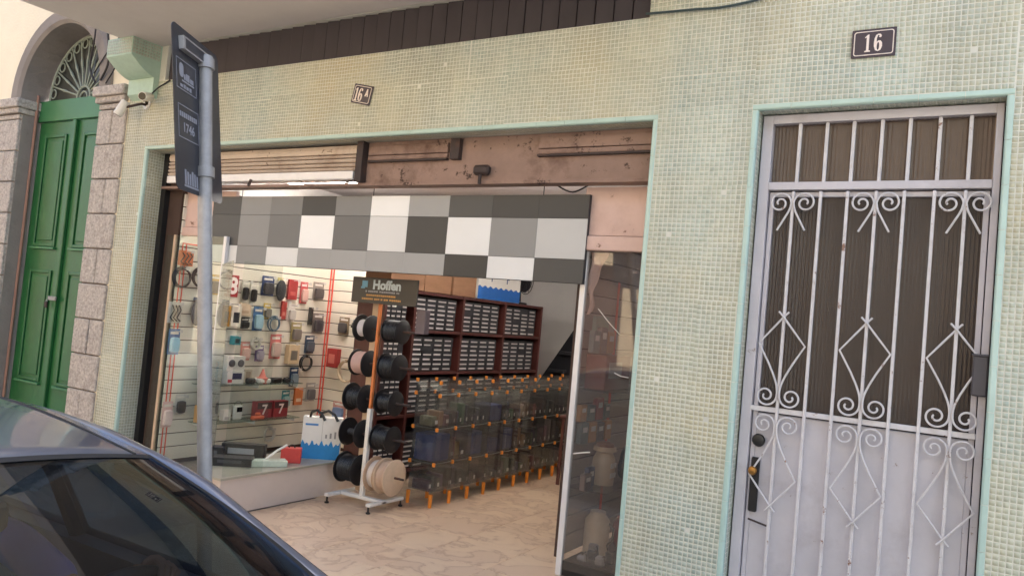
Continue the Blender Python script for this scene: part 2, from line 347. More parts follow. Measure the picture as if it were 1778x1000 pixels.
def place_flat(me, pos, xdir, ydir):   # flat mesh (xy) placed with its x along xdir and y along ydir
    x = Vector(xdir).normalized(); y = Vector(ydir).normalized(); z = x.cross(y)
    mm = Matrix(((x.x, y.x, z.x, pos[0]), (x.y, y.y, z.y, pos[1]), (x.z, y.z, z.z, pos[2]), (0, 0, 0, 1))); me.transform(mm); return me

FLOOR = 0.29; WALK = 0.18
XL, XR, ZT = -6.158, -1.615, 2.947      # shop opening
DX0, DX1, DZ = -1.043, 0.035, 2.968     # street door opening
XP = -6.484                              # left end of the tiled facade
XE = 2.6                                 # right end, beyond the frame
LZ0, LZ1 = 3.533, 3.83                   # louvre band
LX1 = -1.684

# ================================================================== SETTING
struct(MB().box(-60, 60, -60, 60, -0.3, 0.0).build('road', 'asphalt'))
sw = struct(MB().box(-40, 40, -1.93, 6.0, -0.2, WALK).build('pavement', 'pavement'))
for k in range(40):
    x0 = -14 + k * 0.8; bevel(MB().box(x0 + .004, x0 + .796, -2.10, -1.935, -0.1, WALK + .003).build('kerb_stone', 'kerb', sw), 0.015)
struct(MB().box(-40, 40, -12, -7.6, -0.2, 0.15).build('pavement', 'pavement'))

# ================================================================== TILED BUILDING
bld = thing('tiled_building', 'pale green mosaic tiled building with shop opening and iron street door', 'building', (-2, 0, WALK))
wall = MB()
def wb(x0, x1, z0, z1, y0=0.0, y1=0.28): wall.box(x0, x1, y0, y1, z0, z1)
wb(XP, XL - .004, WALK, LZ0); wb(XL - .004, XR + .004, ZT + .004, LZ0); wb(XR + .004, DX0 - .004, WALK, LZ0)
wb(DX0 - .004, DX1 + .004, DZ + .004, LZ0); wb(DX1 + .004, XE, WALK, LZ0)
wb(XP, -6.02, LZ0 + .001, 8.5); wb(LX1, XE, LZ0 + .001, 8.5); wb(-6.02, LX1, LZ1, 8.5)
wb(-6.02, LX1, LZ0 + .001, LZ1, 0.12, 0.28)
wall.build('wall', 'grout', bld)
slab = MB().box(-6.30, -1.2, -1.25, 0.0, LZ1, LZ1 + .16).build('balcony_slab', 'soffit', bld); bevel(slab, .01)
MB().box(-6.30, -1.2, -1.25, -1.17, LZ1 + .16, LZ1 + 1.1).build('balcony_parapet', 'stucco', bld)
# louvre boards under the balcony
nb = 36; pw = (LX1 + 6.02) / nb
me = MB().bbox(-pw * .455, pw * .455, -.012, .012, 0, LZ1 - LZ0 - .004, .004).mesh('louvre_board'); me.materials.append(M['louvre'])
for k in range(nb):
    o = link('louvre_board', me, None, bld); o.location = Vector((-6.02 + (k + .5) * pw, 0.045 + random.uniform(-.003, .003), LZ0 + .002)); o.matrix_parent_inverse = Matrix.Translation(bld.location).inverted(); o.rotation_euler.z = R(9 + random.uniform(-1.5, 1.5))
MB().box(-6.02, LX1, .085, .119, LZ0 + .002, LZ1 - .001).build('louvre_backing', 'blackmetal', bld)
# corbel of mosaic under the balcony corner
pr = [(0.0, LZ1 - .002), (-.27, LZ1 - .002), (-.27, 3.68)]
for k in range(9):
    t = k / 8; pr.append((-.27 + .22 * t, 3.68 - .10 * math.sin(t * math.pi / 2) - .03 * t))
pr += [(-.05, 3.42), (0.0, 3.38)]
MB().prism([(y, z) for y, z in pr], -6.45, -6.10, 'X').build('corbel', cmat((172, 196, 178)), bld)

# ---- mosaic tiles (all real, 25 mm pitch)
TW = TP - 0.0042; TH = 0.0022
def tile_grid(u0, u1, v0, v1):
    nu = int((u1 - u0) / TP); nv = int((v1 - v0) / TP)
    if nu < 1 or nv < 1: return np.zeros((0, 2))
    su, sv = (u1 - u0) / nu, (v1 - v0) / nv
    U, V = np.meshgrid(u0 + (np.arange(nu) + .5) * su, v0 + (np.arange(nv) + .5) * sv)
    sh = rng.normal(0, .0016, (nv // 12 + 1, nu // 12 + 1, 2))
    iu, iv = np.meshgrid(np.arange(nu) // 12, np.arange(nv) // 12)
    P = np.stack([U, V], -1) + sh[iv, iu] + rng.normal(0, .0004, (nv, nu, 2))
    return P.reshape(-1, 2)
TR = 0.030       # width of the mint trim
faces_xz = [(XP, XL - TR, WALK, LZ0), (XL - TR, XR + TR, ZT + TR, LZ0), (XR + TR, DX0 - TR, WALK, LZ0), (DX0 - TR, DX1 + TR, DZ + TR, LZ0), (DX1 + TR, 1.0, WALK, LZ0),
            (LX1, 1.0, LZ0, 4.3), (XP, -6.46, LZ0, LZ1), (1.0, XE, WALK, 4.3), (LX1 - 4.3, LX1 - 4.3, 0, 0)]
ctr = []; 
for (u0, u1, v0, v1) in faces_xz:
    p = tile_grid(u0, u1, v0, v1)
    if len(p): ctr.append(np.stack([p[:, 0], np.zeros(len(p)), p[:, 1]], -1))
ctr = np.concatenate(ctr)
def tiles_mesh(name, c, ux, uy, nrm):
    n = len(c); ux, uy, nrm = map(np.array, (ux, uy, nrm)); h = TW / 2; k = h - .0016
    loc = [(-h, -h, 0), (h, -h, 0), (h, h, 0), (-h, h, 0), (-k, -k, 1), (k, -k, 1), (k, k, 1), (-k, k, 1)]
    V = np.zeros((n, 8, 3)); tx = rng.normal(0, .03, n); ty = rng.normal(0, .03, n); hh = TH + rng.normal(0, .0002, n)
    for i, (a, b, t) in enumerate(loc):
        z = (hh + a * tx + b * ty) * t
        V[:, i] = c + a * ux + b * uy + z[:, None] * nrm
    fi = np.array([(4, 5, 6, 7), (0, 1, 5, 4), (1, 2, 6, 5), (2, 3, 7, 6), (3, 0, 4, 7)])
    F = (np.arange(n)[:, None, None] * 8 + fi[None]).reshape(-1)
    me = bpy.data.meshes.new(name); me.vertices.add(n * 8); me.vertices.foreach_set('co', V.reshape(-1))
    me.loops.add(len(F)); me.loops.foreach_set('vertex_index', F.astype(np.int32)); me.polygons.add(n * 5)
    me.polygons.foreach_set('loop_start', np.arange(0, n * 20, 4, dtype=np.int32)); me.update(calc_edges=True); me.validate(); return me
# nearest 300 tiles (beside the street door, they show largest) are single parts
pick = np.where((ctr[:, 0] > DX1 + TR) & (ctr[:, 0] < 0.30) & (ctr[:, 2] > 0.95) & (ctr[:, 2] < 3.2))[0]
dist = np.linalg.norm(ctr[pick] - np.array([0, -4, EYE]), axis=1); pick = pick[np.argsort(dist)[:300]]
keep = rng.random(len(ctr)) > .0010; keep[pick] = False
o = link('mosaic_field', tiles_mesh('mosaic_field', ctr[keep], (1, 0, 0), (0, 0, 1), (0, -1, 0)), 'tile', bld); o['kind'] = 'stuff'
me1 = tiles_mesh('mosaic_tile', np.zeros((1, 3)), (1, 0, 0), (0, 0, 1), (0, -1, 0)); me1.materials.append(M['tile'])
inv = Matrix.Translation(bld.location).inverted()
for i in pick:
    o = bpy.data.objects.new('mosaic_tile', me1); COL.objects.link(o); o.parent = bld; o.matrix_parent_inverse = inv; o.location = ctr[i]
    o.rotation_euler = (rng.normal(0, .03), 0, rng.normal(0, .03))
# tiled reveals
def reveal(name, c, ux, uy, nr):
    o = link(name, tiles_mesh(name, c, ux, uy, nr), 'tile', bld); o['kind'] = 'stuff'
def g3(p, f): return np.array([f(a, b) for a, b in p])
reveal('reveal_mosaic', g3(tile_grid(.02, .27, WALK, ZT), lambda a, b: (XL - .004, a, b)), (0, -1, 0), (0, 0, 1), (1, 0, 0))
reveal('reveal_mosaic', g3(tile_grid(.02, .27, WALK, ZT), lambda a, b: (XR + .004, a, b)), (0, 1, 0), (0, 0, 1), (-1, 0, 0))
reveal('reveal_mosaic', g3(tile_grid(XL, XR, .02, .12), lambda a, b: (a, b, ZT + .004)), (1, 0, 0), (0, 1, 0), (0, 0, -1))
reveal('reveal_mosaic', g3(tile_grid(.02, .12, WALK, DZ), lambda a, b: (DX0 - .004, a, b)), (0, -1, 0), (0, 0, 1), (1, 0, 0))
reveal('reveal_mosaic', g3(tile_grid(.02, .12, WALK, DZ), lambda a, b: (DX1 + .004, a, b)), (0, 1, 0), (0, 0, 1), (-1, 0, 0))
reveal('reveal_mosaic', g3(tile_grid(DX0, DX1, .02, .12), lambda a, b: (a, b, DZ + .004)), (1, 0, 0), (0, 1, 0), (0, 0, -1))
# corbel side tiles and front
reveal('corbel_mosaic', g3(tile_grid(-6.445, -6.105, 3.69, LZ1 - .01), lambda a, b: (a, -.2705, b)), (1, 0, 0), (0, 0, 1), (0, -1, 0))
reveal('corbel_mosaic', g3(tile_grid(-.265, -.01, 3.69, LZ1 - .01), lambda a, b: (-6.0985, a, b)), (0, 1, 0), (0, 0, 1), (1, 0, 0))
# mint bull-nose trim pieces
def trim_mesh(length):
    m_ = MB(); pts = [(0.0, .022), (0.0, .006), (.0015, .002), (.006, -.004), (.012, -.0055), (TR - .003, -.0055), (TR - .001, -.003), (TR - .001, .022)]
    m_.prism([(a, b) for a, b in pts], 0.0012, length - .0012, 'Z'); me = m_.mesh('trim_tile'); me.materials.append(M['trim']); return me
def trim_run(p0, p1, outv):
    p0, p1 = Vector(p0), Vector(p1); d = (p1 - p0); n = max(1, round(d.length / .195)); le = d.length / n; me = trim_mesh(le)
    z = d.normalized(); x = Vector(outv); y = Vector((0, 1, 0))
    if x.cross(y).dot(z) < 0: z = -z; p0 = p1
    for k in range(n):
        p = p0 + z * le * k
        o = bpy.data.objects.new('trim_tile', me); COL.objects.link(o); o.parent = bld; o.matrix_parent_inverse = inv
        o.matrix_basis = Matrix(((x.x, y.x, z.x, p.x), (x.y, y.y, z.y, p.y + random.uniform(-.0006, .0006)), (x.z, y.z, z.z, p.z), (0, 0, 0, 1)))
trim_run((XL, 0, WALK), (XL, 0, ZT), (-1, 0, 0)); trim_run((XR, 0, WALK), (XR, 0, ZT), (1, 0, 0)); trim_run((XL - TR, 0, ZT), (XR + TR, 0, ZT), (0, 0, 1))
trim_run((DX0, 0, WALK), (DX0, 0, DZ), (-1, 0, 0)); trim_run((DX1, 0, WALK), (DX1, 0, DZ), (1, 0, 0)); trim_run((DX0 - TR, 0, DZ), (DX1 + TR, 0, DZ), (0, 0, 1))
MB().box(XL, XR, -.0, .25, WALK - .05, FLOOR - .012).build('threshold', 'kerb', bld)
MB().box(-4.75, XR + .1, -1.32, -.001, WALK - .05, FLOOR - .0115).build('entrance_step', 'kerb', bld)
MB().box(DX0 - .003, DX1 + .003, .185, .27, FLOOR, DZ + .003).build('hall_light_stop', cmat((52, 46, 46), .8), bld)  # added dark plate behind the door, keeps sun from leaking past the frame
MB().box(DX0, DX1, -.02, .5, WALK - .05, FLOOR).build('threshold', 'kerb', bld)

# ---- street door with ironwork
YD = 0.12
FX0, FX1, FZ1 = DX0 + .006, DX1 - .004, DZ - .006
door = MB(); door.box(FX0, FX0 + .052, YD - .03, YD + .04, FLOOR, FZ1).box(FX1 - .030, FX1, YD - .03, YD + .04, FLOOR, FZ1)
door.box(FX0 + .052, FX1 - .03, YD - .03, YD + .04, FZ1 - .045, FZ1).box(FX0 + .052, FX1 - .03, YD - .035, YD + .04, 2.572, 2.612)
door = bevel(door.build('street_door', 'door', bld), .003); door['label'] = 'lavender iron street door with scrollwork over brown ribbed glass'
IX0, IX1 = FX0 + .056, FX1 - .034
leaf = MB(); leaf.box(IX0, IX0 + .022, YD - .005, YD + .035, FLOOR + .01, 2.565).box(IX1 - .024, IX1, YD - .005, YD + .035, FLOOR + .01, 2.565)
leaf.box(IX0 + .022, IX1 - .024, YD - .005, YD + .035, 2.54, 2.565).box(IX0 + .022, IX1 - .024, YD, YD + .03, FLOOR + .01, 1.43)
bevel(leaf.build('leaf', 'door', door), .003)
def ribs(x0, x1, z0, z1, y):
    m_ = MB(); n = int((x1 - x0) / .017); st = 6
    pts = [(x0 + (x1 - x0) * k / (n * st), y - .0022 * math.sin(2 * math.pi * k / st)) for k in range(n * st + 1)]
    for a, b in zip(pts[:-1], pts[1:]): m_.quad((a[0], a[1], z0), (b[0], b[1], z0), (b[0], b[1], z1), (a[0], a[1], z1))
    bm = bmesh.new(); me = m_.mesh('t'); bm.from_mesh(me); bmesh.ops.remove_doubles(bm, verts=bm.verts, dist=1e-5); m2 = MB(); m2.addbm(bm); return m2
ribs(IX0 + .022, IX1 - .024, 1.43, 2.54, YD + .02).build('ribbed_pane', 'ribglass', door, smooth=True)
bars = [-.857, -.727, -.602, -.474, -.352, -.226, -.100]
edges = [FX0 + .052] + [b + .004 for b in bars] + [FX1 - .03]
for a, b in zip(edges[:-1], edges[1:]): ribs(a + .004, b - .004, 2.612, FZ1 - .045, YD + .012).build('ribbed_pane', 'ribglass', door, smooth=True)
MB().box(FX0 + .04, FX1 - .02, YD + .045, YD + .06, 2.60, FZ1 - .01).build('transom_backing', cmat((226, 204, 178), .9), door)
me_b = MB().bbox(-.0075, .0075, -.0075, .0075, 0, 2.572 - FLOOR - .03, .002).mesh('bar'); me_b.materials.append(M['iron'])
me_t = MB().bbox(-.0085, .0085, -.0085, .0085, 0, FZ1 - .045 - 2.612, .002).mesh('transom_bar'); me_t.materials.append(M['iron'])
def sub(name, me, parent, loc): 
    o = bpy.data.objects.new(name, me); COL.objects.link(o); o.parent = parent
    o.matrix_parent_inverse = Matrix.Translation(Vector((0, 0, 0)) - 0 * parent.location); o.location = loc; return o
for x in bars:
    sub('bar', me_b, door, (x, YD - .035, FLOOR + .02)); sub('transom_bar', me_t, door, (x + .004, YD - .005, 2.612))
MB().bbox(IX0 - .01, IX1 + .004, YD - .033, YD - .017, 1.44, 1.466, .002).build('rail', 'iron', door)
MB().bbox(IX0 - .01, IX1 + .004, YD - .033, YD - .017, .36, .385, .002).build('rail', 'iron', door)
def spiral(cx, cz, r0, r1, a0, turns, n=36, sgn=1):
    return [(cx + (r0 + (r1 - r0) * k / n) * math.cos(a0 + sgn * turns * 2 * math.pi * k / n), cz + (r0 + (r1 - r0) * k / n) * math.sin(a0 + sgn * turns * 2 * math.pi * k / n)) for k in range(n + 1)]
def smooth_path(pts, it=2):
    for _ in range(it):
        q = [pts[0]]
        for a, b in zip(pts[:-1], pts[1:]):
            q.append((a[0] * .75 + b[0] * .25, a[1] * .75 + b[1] * .25)); q.append((a[0] * .25 + b[0] * .75, a[1] * .25 + b[1] * .75))
        q.append(pts[-1]); pts = q
    return pts
def scroll_top():      # right-hand scroll: tail at the lower right, over the top, spiral in
    p = smooth_path([(.068, -.20), (.036, -.140), (.012, -.095), (.006, -.062)], 2)
    return p + spiral(.061, -.060, .055, .010, math.pi, 1.6, 46, -1)
def scroll_low():      # right-hand lower rod: cross tail, diamond, scroll above the rail
    p = [(-.024, .484), (.0, .458), (.056, .388), (.112, .318), (.058, .222)] + smooth_path([(.03, .165), (.012, .12), (.006, .085), (.007, .062)], 2)
    return p + spiral(.060, .058, .053, .009, math.pi, 1.6, 46, 1)
def rod(path, mirror, x, z, flip=1, r=.0052):
    m_ = MB(); m_.tube([(x + mirror * a, YD - .043 - (0.006 if mirror > 0 else 0), z + flip * b) for a, b in path], r, 6); return m_
for x in (bars[0], bars[3], bars[6]):
    for s in (-1, 1):
        rod(scroll_top(), s, x, 2.562).build('scroll', 'iron', door, smooth=True)
        rod(scroll_low(), s, x, 1.466).build('diamond_scroll', 'iron', door, smooth=True)
        rod(scroll_low(), s, x, 1.438, -1).build('diamond_scroll', 'iron', door, smooth=True)
lp = MB(); lp.bbox(-.968, -.925, YD - .022, YD - .006, .93, 1.205, .012); lp.build('lock_plate', 'blackmetal', door)
MB().lathe([(0, .008), (-.02, .008), (-.022, .018), (-.034, .0225), (-.044, .018), (-.046, .004)], (-.951, YD - .02, 1.14), 'Y', 20).build('knob', 'brass', door, smooth=True)
MB().lathe([(0, .03), (-.012, .033), (-.022, .028), (-.026, .012)], (-.940, YD - .006, 1.292), 'Y', 22).build('deadbolt', 'blackmetal', door, smooth=True)
MB().tube([(-.96, YD - .03, .895), (-.90, YD - .035, .885), (-.862, YD - .035, .878)], .005, 6).build('pull_handle', 'darksteel', door)
lb = MB().bbox(-.028, FX1 + .002, YD - .075, YD - .031, 1.635, 1.815, .006); lb.bbox(-.034, FX1 + .002, YD - .08, YD - .031, 1.812, 1.822, .002); lb.build('letter_box', 'darkbox', door)

# ---- number plaques
def g1(cx, cy, s):     # slab serif figure one
    P = [(-.30, -1), (.30, -1), (.30, -.88), (.13, -.82), (.13, 1), (-.02, 1), (-.32, .70), (-.30, .62), (-.13, .70), (-.13, -.82), (-.30, -.88)]
    return [[(cx + a * s, cy + b * s) for a, b in P]]
def g6(cx, cy, s):
    out = []; n = 26
    P = [(.30, .62), (.33, .80), (.20, .97), (-.02, 1.0), (-.25, .88), (-.40, .50), (-.44, 0), (-.42, -.45), (-.28, -.88), (0, -1), (.28, -.88), (.43, -.45), (.40, -.02), (.24, .20), (.03, .22), (-.17, .08), (-.16, .5), (-.05, .86), (.06, .86), (.10, .74), (.05, .64), (.16, .56)]
    H = [(.13 * math.cos(2 * math.pi * k / n), -.42 + .46 * math.sin(2 * math.pi * k / n)) for k in range(n)]
    return [[(cx + a * s, cy + b * s) for a, b in P], [(cx + a * s, cy + b * s) for a, b in H]]
def gA(cx, cy, s):
    P = [(-.6, -1), (-.2, -1), (-.12, -.55), (.14, -.55), (.24, -1), (.62, -1), (.18, 1), (-.16, 1)]; H = [(-.06, -.2), (.10, -.2), (.02, .4)]
    return [[(cx + a * s, cy + b * s) for a, b in P], [(cx + a * s, cy + b * s) for a, b in H]]
def plaque(name, label, c, w_, h_, rotdeg, glyphs):
    t = thing(name, label, 'house number', c)
    x = Vector((math.cos(R(rotdeg)), 0, math.sin(R(rotdeg)))); y = Vector((-math.sin(R(rotdeg)), 0, math.cos(R(rotdeg))))
    def flat(splines, ex, off): return place_flat(curve_mesh(name, splines, ex), Vector(c) + Vector((0, off, 0)), x, y)
    def rr(w2, h2, r):
        P = []
        for sx, sy, a0 in ((1, 1, 0), (-1, 1, 90), (-1, -1, 180), (1, -1, 270)):
            for k in range(5):
                a = R(a0 + k * 22.5); P.append((sx * (w2 - r) + r * math.cos(a), sy * (h2 - r) + r * math.sin(a)))
        return P
    a, b = w_ / 2, h_ / 2
    link('plate', flat([rr(a, b, .004)], .003, -.008), 'enamel', t)
    link('border', flat([rr(a - .010, b - .010, .012), rr(a - .014, b - .014, .009)], .0006, -.0118), 'enamelw', t)
    link('figure', flat(glyphs, .0006, -.0118), 'enamelw', t)
    for sx in (-1, 1): MB().lathe([(0, .003), (-.002, .003)], Vector(c) + x * sx * (a - .006) + Vector((0, -.0115, 0)), 'Y', 8).build('screw', 'darksteel', t)
    return t
plaque('house_number_plaque', 'dark enamel plaque reading 16 above the street door', (-.522, 0, 3.26), .195, .138, 0, g1(-.026, 0, .042) + g6(.020, 0, .042))
plaque('house_number_plaque', 'small tilted dark plaque reading 16A above the shop opening', (-3.765, 0, 3.245), .175, .135, -12, g1(-.052, -.004, .046) + g6(-.014, -.004, .046) + gA(.042, .016, .026))

# ================================================================== ROLLER SHUTTER AND FASCIA (under the lintel)
shut = thing('roller_shutter', 'cream ribbed roller shutter pushed up under the lintel', 'shutter', (-5, .17, 2.7))
for k, (z0, z1) in enumerate(((2.865, 2.93), (2.838, 2.862), (2.805, 2.835), (2.775, 2.802), (2.745, 2.772))):
    me = MB().prism([(.14, z0), (.128, z0 + .004), (.122, (z0 + z1) / 2), (.128, z1 - .004), (.14, z1), (.16, z1), (.16, z0)], -6.02, -3.865, 'X').build('slat', 'shutter', shut)
MB().bbox(-6.02, -3.90, .118, .15, 2.682, 2.742, .004).build('bottom_bar', 'alu', shut)
MB().box(-6.02, -3.86, .17, .2, 2.70, ZT).build('rear_plate', 'darksteel', shut)
MB().tube([(-4.95, .11, 2.69), (-4.95, .09, 2.64)], .012, 8).build('pull_hook', 'darksteel', shut)
fas = thing('shutter_housing', 'rusty pink steel shutter housing with a lock under the lintel', 'shutter housing', (-2.8, .17, 2.7))
MB().box(-3.80, -1.62, .15, .20, 2.66, ZT).build('housing_plate', 'rustpink', fas)
bevel(MB().box(-3.86, -3.80, .09, .22, 2.655, ZT).build('post', 'darksteel', fas), .004)
MB().box(-3.055, -2.985, .11, .15, 2.80, ZT - .01).build('post', 'darksteel', fas)
for (a, b) in ((-3.78, -3.09), (-2.40, -1.63)):
    for (z0, z1) in ((2.85, ZT - .03), (2.815, 2.845)):
        bevel(MB().box(a, b, .128, .15, z0, z1).build('housing_panel', 'rustpink', fas), .004)
    MB().box(a, b, .120, .15, 2.80, 2.812).build('housing_edge', 'darksteel', fas)
lk = MB().bbox(-2.86, -2.74, .10, .15, 2.69, 2.755, .015); lk.build('lock', 'darksteel', fas)
MB().tube([(-2.80, .11, 2.69), (-2.80, .11, 2.63)], .012, 8).build('lock_shackle', 'darksteel', fas)
MB().box(-6.1, -1.62, .13, .24, 2.635, 2.655).build('soffit_strip', 'rustpink', fas)
# side tracks
tr = tag(MB().box(XL + .002, XL + .06, .17, .26, FLOOR, ZT).build('shutter_track', 'blackmetal'), 'black steel shutter track on the left jamb of the shop', 'track')
tr = tag(MB().box(XR - .05, XR - .004, .17, .26, FLOOR, ZT).build('shutter_track', 'darksteel'), 'rusty steel shutter track on the right jamb of the shop', 'track')
# pink valances over the two showcases
v = thing('pink_valance', 'pale pink painted valance above the left showcase', 'valance', (-5.8, .28, 2.25), 'valances over the showcases')
MB().box(-6.09, -5.30, .27, .30, 2.33, 2.632).build('panel', 'pinkpaint', v); bevel(MB().box(-6.09, -5.28, .245, .30, 2.25, 2.325).build('moulding', 'pinkpaint', v), .01)
v = thing('pink_valance', 'pale pink painted valance above the right showcase', 'valance', (-1.9, .28, 2.25), 'valances over the showcases')
MB().box(-2.115, -1.668, .27, .30, 2.34, 2.632).build('panel', 'pinkpaint', v); bevel(MB().box(-2.125, -1.668, .245, .30, 2.245, 2.335).build('moulding', 'pinkpaint', v), .01)

# board of grey blocks made up from pixelation masking the shop sign
sg = thing('pixel_block_board', 'long hanging board of grey pixelation blocks, added where the shop sign is masked', 'sign', (-3.8, .25, 2.02))
rows = [(2.435, 2.58, [70, 140, 122, 60, 125, 240, 157, 75, 60, 60]), (2.185, 2.433, [78, 140, 112, 245, 105, 218, 60, 228, 137, 188]), (2.04, 2.183, [218, 135, 222, 158, 160, 158, 158, 52, 220, 68])]
sx0, sx1 = -5.52, -2.07; cw = (sx1 - sx0) / 10
MB().box(sx0, sx1, .235, .26, 2.038, 2.582).build('board', 'charcoal', sg)
def gm(g):
    if ('g', g) not in _cc: _cc[('g', g)] = mat('pixel_grey_%d' % g, (g, g, g), .5, var=.025, scale=4, world=True)
    return _cc[('g', g)]
for z0, z1, vals in rows:
    for k, g in enumerate(vals):
        MB().bbox(sx0 + k * cw + .0004, sx0 + (k + 1) * cw - .0004, .229, .2345, z0 + .0004, z1 - .0004, .0006).build('panel', gm(g), sg)
for x in (-5.2, -3.8, -2.4): MB().tube([(x, .248, 2.583), (x, .248, 2.66)], .003, 6).build('hanger', 'blackmetal', sg)

# ================================================================== SHOP ROOM
room = struct(MB().box(-6.35, -1.5, .251, 6.2, FLOOR - .12, FLOOR - .008).build('shop_floor', 'mortar'))
nx, ny = 9, 14
for i in range(nx):
    for j in range(ny):
        a = .46; x0 = -5.68 + i * a; y0 = -1.32 + j * a
        if x0 < -4.7 and y0 < .2: continue
        o = MB().bbox(x0 + .0015, min(x0 + a, -1.66) - .0015, y0 + .0015, y0 + a - .0015, FLOOR - .011, FLOOR, .0012).build('floor_tile', 'marble', room)
struct(MB().box(-6.45, -6.2, .28, 6.2, FLOOR, 3.2).build('shop_wall', 'wallwhite'))
struct(MB().box(-1.62, -1.4, .28, 6.2, FLOOR, 3.2).build('shop_wall', 'wallwhite'))
struct(MB().box(-6.45, -1.4, 5.2, 5.4, FLOOR, 3.2).build('shop_wall', 'wallwhite'))
struct(MB().box(-6.45, -1.4, .29, 6.2, 3.0, 3.2).build('shop_ceiling', 'ceil'))
for (x, y, lab) in ((-5.35, 1.45, 'lit fluorescent lamp on the shop ceiling nearer the slat wall'), (-3.32, 1.5, 'lit fluorescent lamp on the shop ceiling above the clear bins')):
    t = thing('ceiling_lamp', lab, 'lamp', (x, y, 2.95), 'fluorescent lamps on the shop ceiling')
    MB().box(x - .62, x + .62, y - .06, y + .06, 2.93, 3.0).build('housing', 'white', t)
    for s in (-1, 1): MB().tube([(x - .6, y + s * .03, 2.91), (x + .6, y + s * .03, 2.91)], .014, 10).build('tube', 'tube', t)
t = thing('ceiling_lamp', 'lit fluorescent lamp at the back of the shop', 'lamp', (-3.3, 3.6, 2.95), 'fluorescent lamps on the shop ceiling')
MB().box(-3.4, -2.2, 3.54, 3.66, 2.93, 3.0).build('housing', 'white', t); MB().tube([(-3.38, 3.6, 2.91), (-2.22, 3.6, 2.91)], .014, 10).build('tube', 'tube', t)
t = tag(MB().box(-6.2, -1.62, .9, 1.05, 2.86, 3.0).build('ceiling_beam', 'ceil'), 'pale beam across the shop ceiling', 'beam')
# exposed ceiling wires
def wire(pts, r, label, group=None, name='wire', mat_='cable', cat='wire'):
    P = [Vector(p) for p in pts]; out = []
    for k in range(len(P) - 1):
        p0, p1, p2, p3 = P[max(k - 1, 0)], P[k], P[k + 1], P[min(k + 2, len(P) - 1)]
        for q in range(6):
            t = q / 6; out.append(.5 * ((2 * p1) + (-p0 + p2) * t + (2 * p0 - 5 * p1 + 4 * p2 - p3) * t * t + (-p0 + 3 * p1 - 3 * p2 + p3) * t ** 3))
    out.append(P[-1]); return tag(MB().tube(out, r, 6).build(name, mat_, smooth=True), label, cat, group)
wire([(-4.9, .5, 2.78), (-4.6, .5, 2.70), (-4.3, .5, 2.74), (-4.05, .5, 2.86)], .005, 'loose black wire drooping below the shop ceiling')
wire([(-2.35, .3, 2.66), (-2.2, .25, 2.60), (-2.08, .26, 2.655)], .005, 'short dark wire tail beside the right pink valance')

# ---- left showcase: plinth, slat walls, glass
sc = thing('left_showcase', 'left showcase with white plinth and cream slat walls full of accessories', 'showcase', (-5.2, 1, FLOOR))
MB().prism([(-5.30, .18), (-4.45, -.40), (-4.32, -.40), (-4.32, 1.0), (-4.80, 1.0), (-4.80, .12), (-5.30, .46)], FLOOR + .001, .532, 'Z').build('plinth', 'plinth', sc)
MB().prism([(-5.31, .168), (-4.455, -.415), (-4.305, -.415), (-4.305, 1.01), (-4.81, 1.01), (-4.81, .13), (-5.31, .47)], .534, .55, 'Z').build('plinth_top', 'plinthtop', sc)
MB().box(-6.10, -5.93, .22, 2.2, FLOOR + .001, 2.7).build('back_board', 'slatback', sc)
MB().box(-5.93, -4.95, 2.11, 2.2, FLOOR + .001, 2.7).build('back_board', 'slatback', sc)
zs = .556 - .1145 * 2; k = 0
me_s = MB().bbox(-5.93, -5.915, .24, 2.10, 0, .1065, .003).mesh('slat_board'); me_s.materials.append(M['slat'])
me_s2 = MB().bbox(-5.915, -4.95, 2.095, 2.11, 0, .1065, .003).mesh('slat_board'); me_s2.materials.append(M['slat'])
isc = Matrix.Translation(sc.location).inverted()
while zs < 2.6:
    for m_ in (me_s, me_s2):
        o = bpy.data.objects.new('slat_board', m_); COL.objects.link(o); o.parent = sc; o.matrix_parent_inverse = isc; o.location = (0, 0, zs)
    zs += .1145
for y in (.262, .298): MB().box(-5.9145, -5.911, y, y + .010, .34, 2.19).build('red_tape', 'redtape', sc)
MB().box(-5.9145, -5.911, .262, 2.08, 2.18, 2.192).build('red_tape', 'redtape', sc)
for (a, b, c_, d_) in ((-5.9145, -5.911, 2.066, 2.082), (-5.900, -5.882, 2.0905, 2.0945)): MB().box(a, b, c_, d_, .34, 2.62).build('red_tape', 'redtape', sc)
MB().box(-5.955, -5.93, .20, .235, FLOOR, 2.25).build('edge_post', 'creampost', sc)
bevel(MB().box(-5.30, -5.265, .19, .225, .55, 2.25).build('aluminium_post', 'alu', sc), .004)
MB().box(-6.06, -5.31, .205, .211, FLOOR + .02, 2.245).build('glass_pane', 'glass', sc)
MB().prism([(-5.262, .17), (-4.445, -.385), (-4.442, -.381), (-5.259, .174)], .552, 2.02, 'Z').build('glass_pane', 'glass', sc)
MB().box(-4.335, -4.330, -.385, -.04, .552, 2.02).build('glass_pane', 'glass', sc)
for z in (.974, .640):
    MB().box(-5.908, -5.70, .50, 1.62, z, z + .008).build('glass_shelf', clear_mat('shelf_glass', (.75, .84, .80), .06, .02, .05, (.5, .55, .5)), sc)
    for y in (.55, 1.08, 1.57): MB().box(-5.908, -5.72, y, y + .004, z - .03, z - .001).build('shelf_bracket', 'alu', sc)

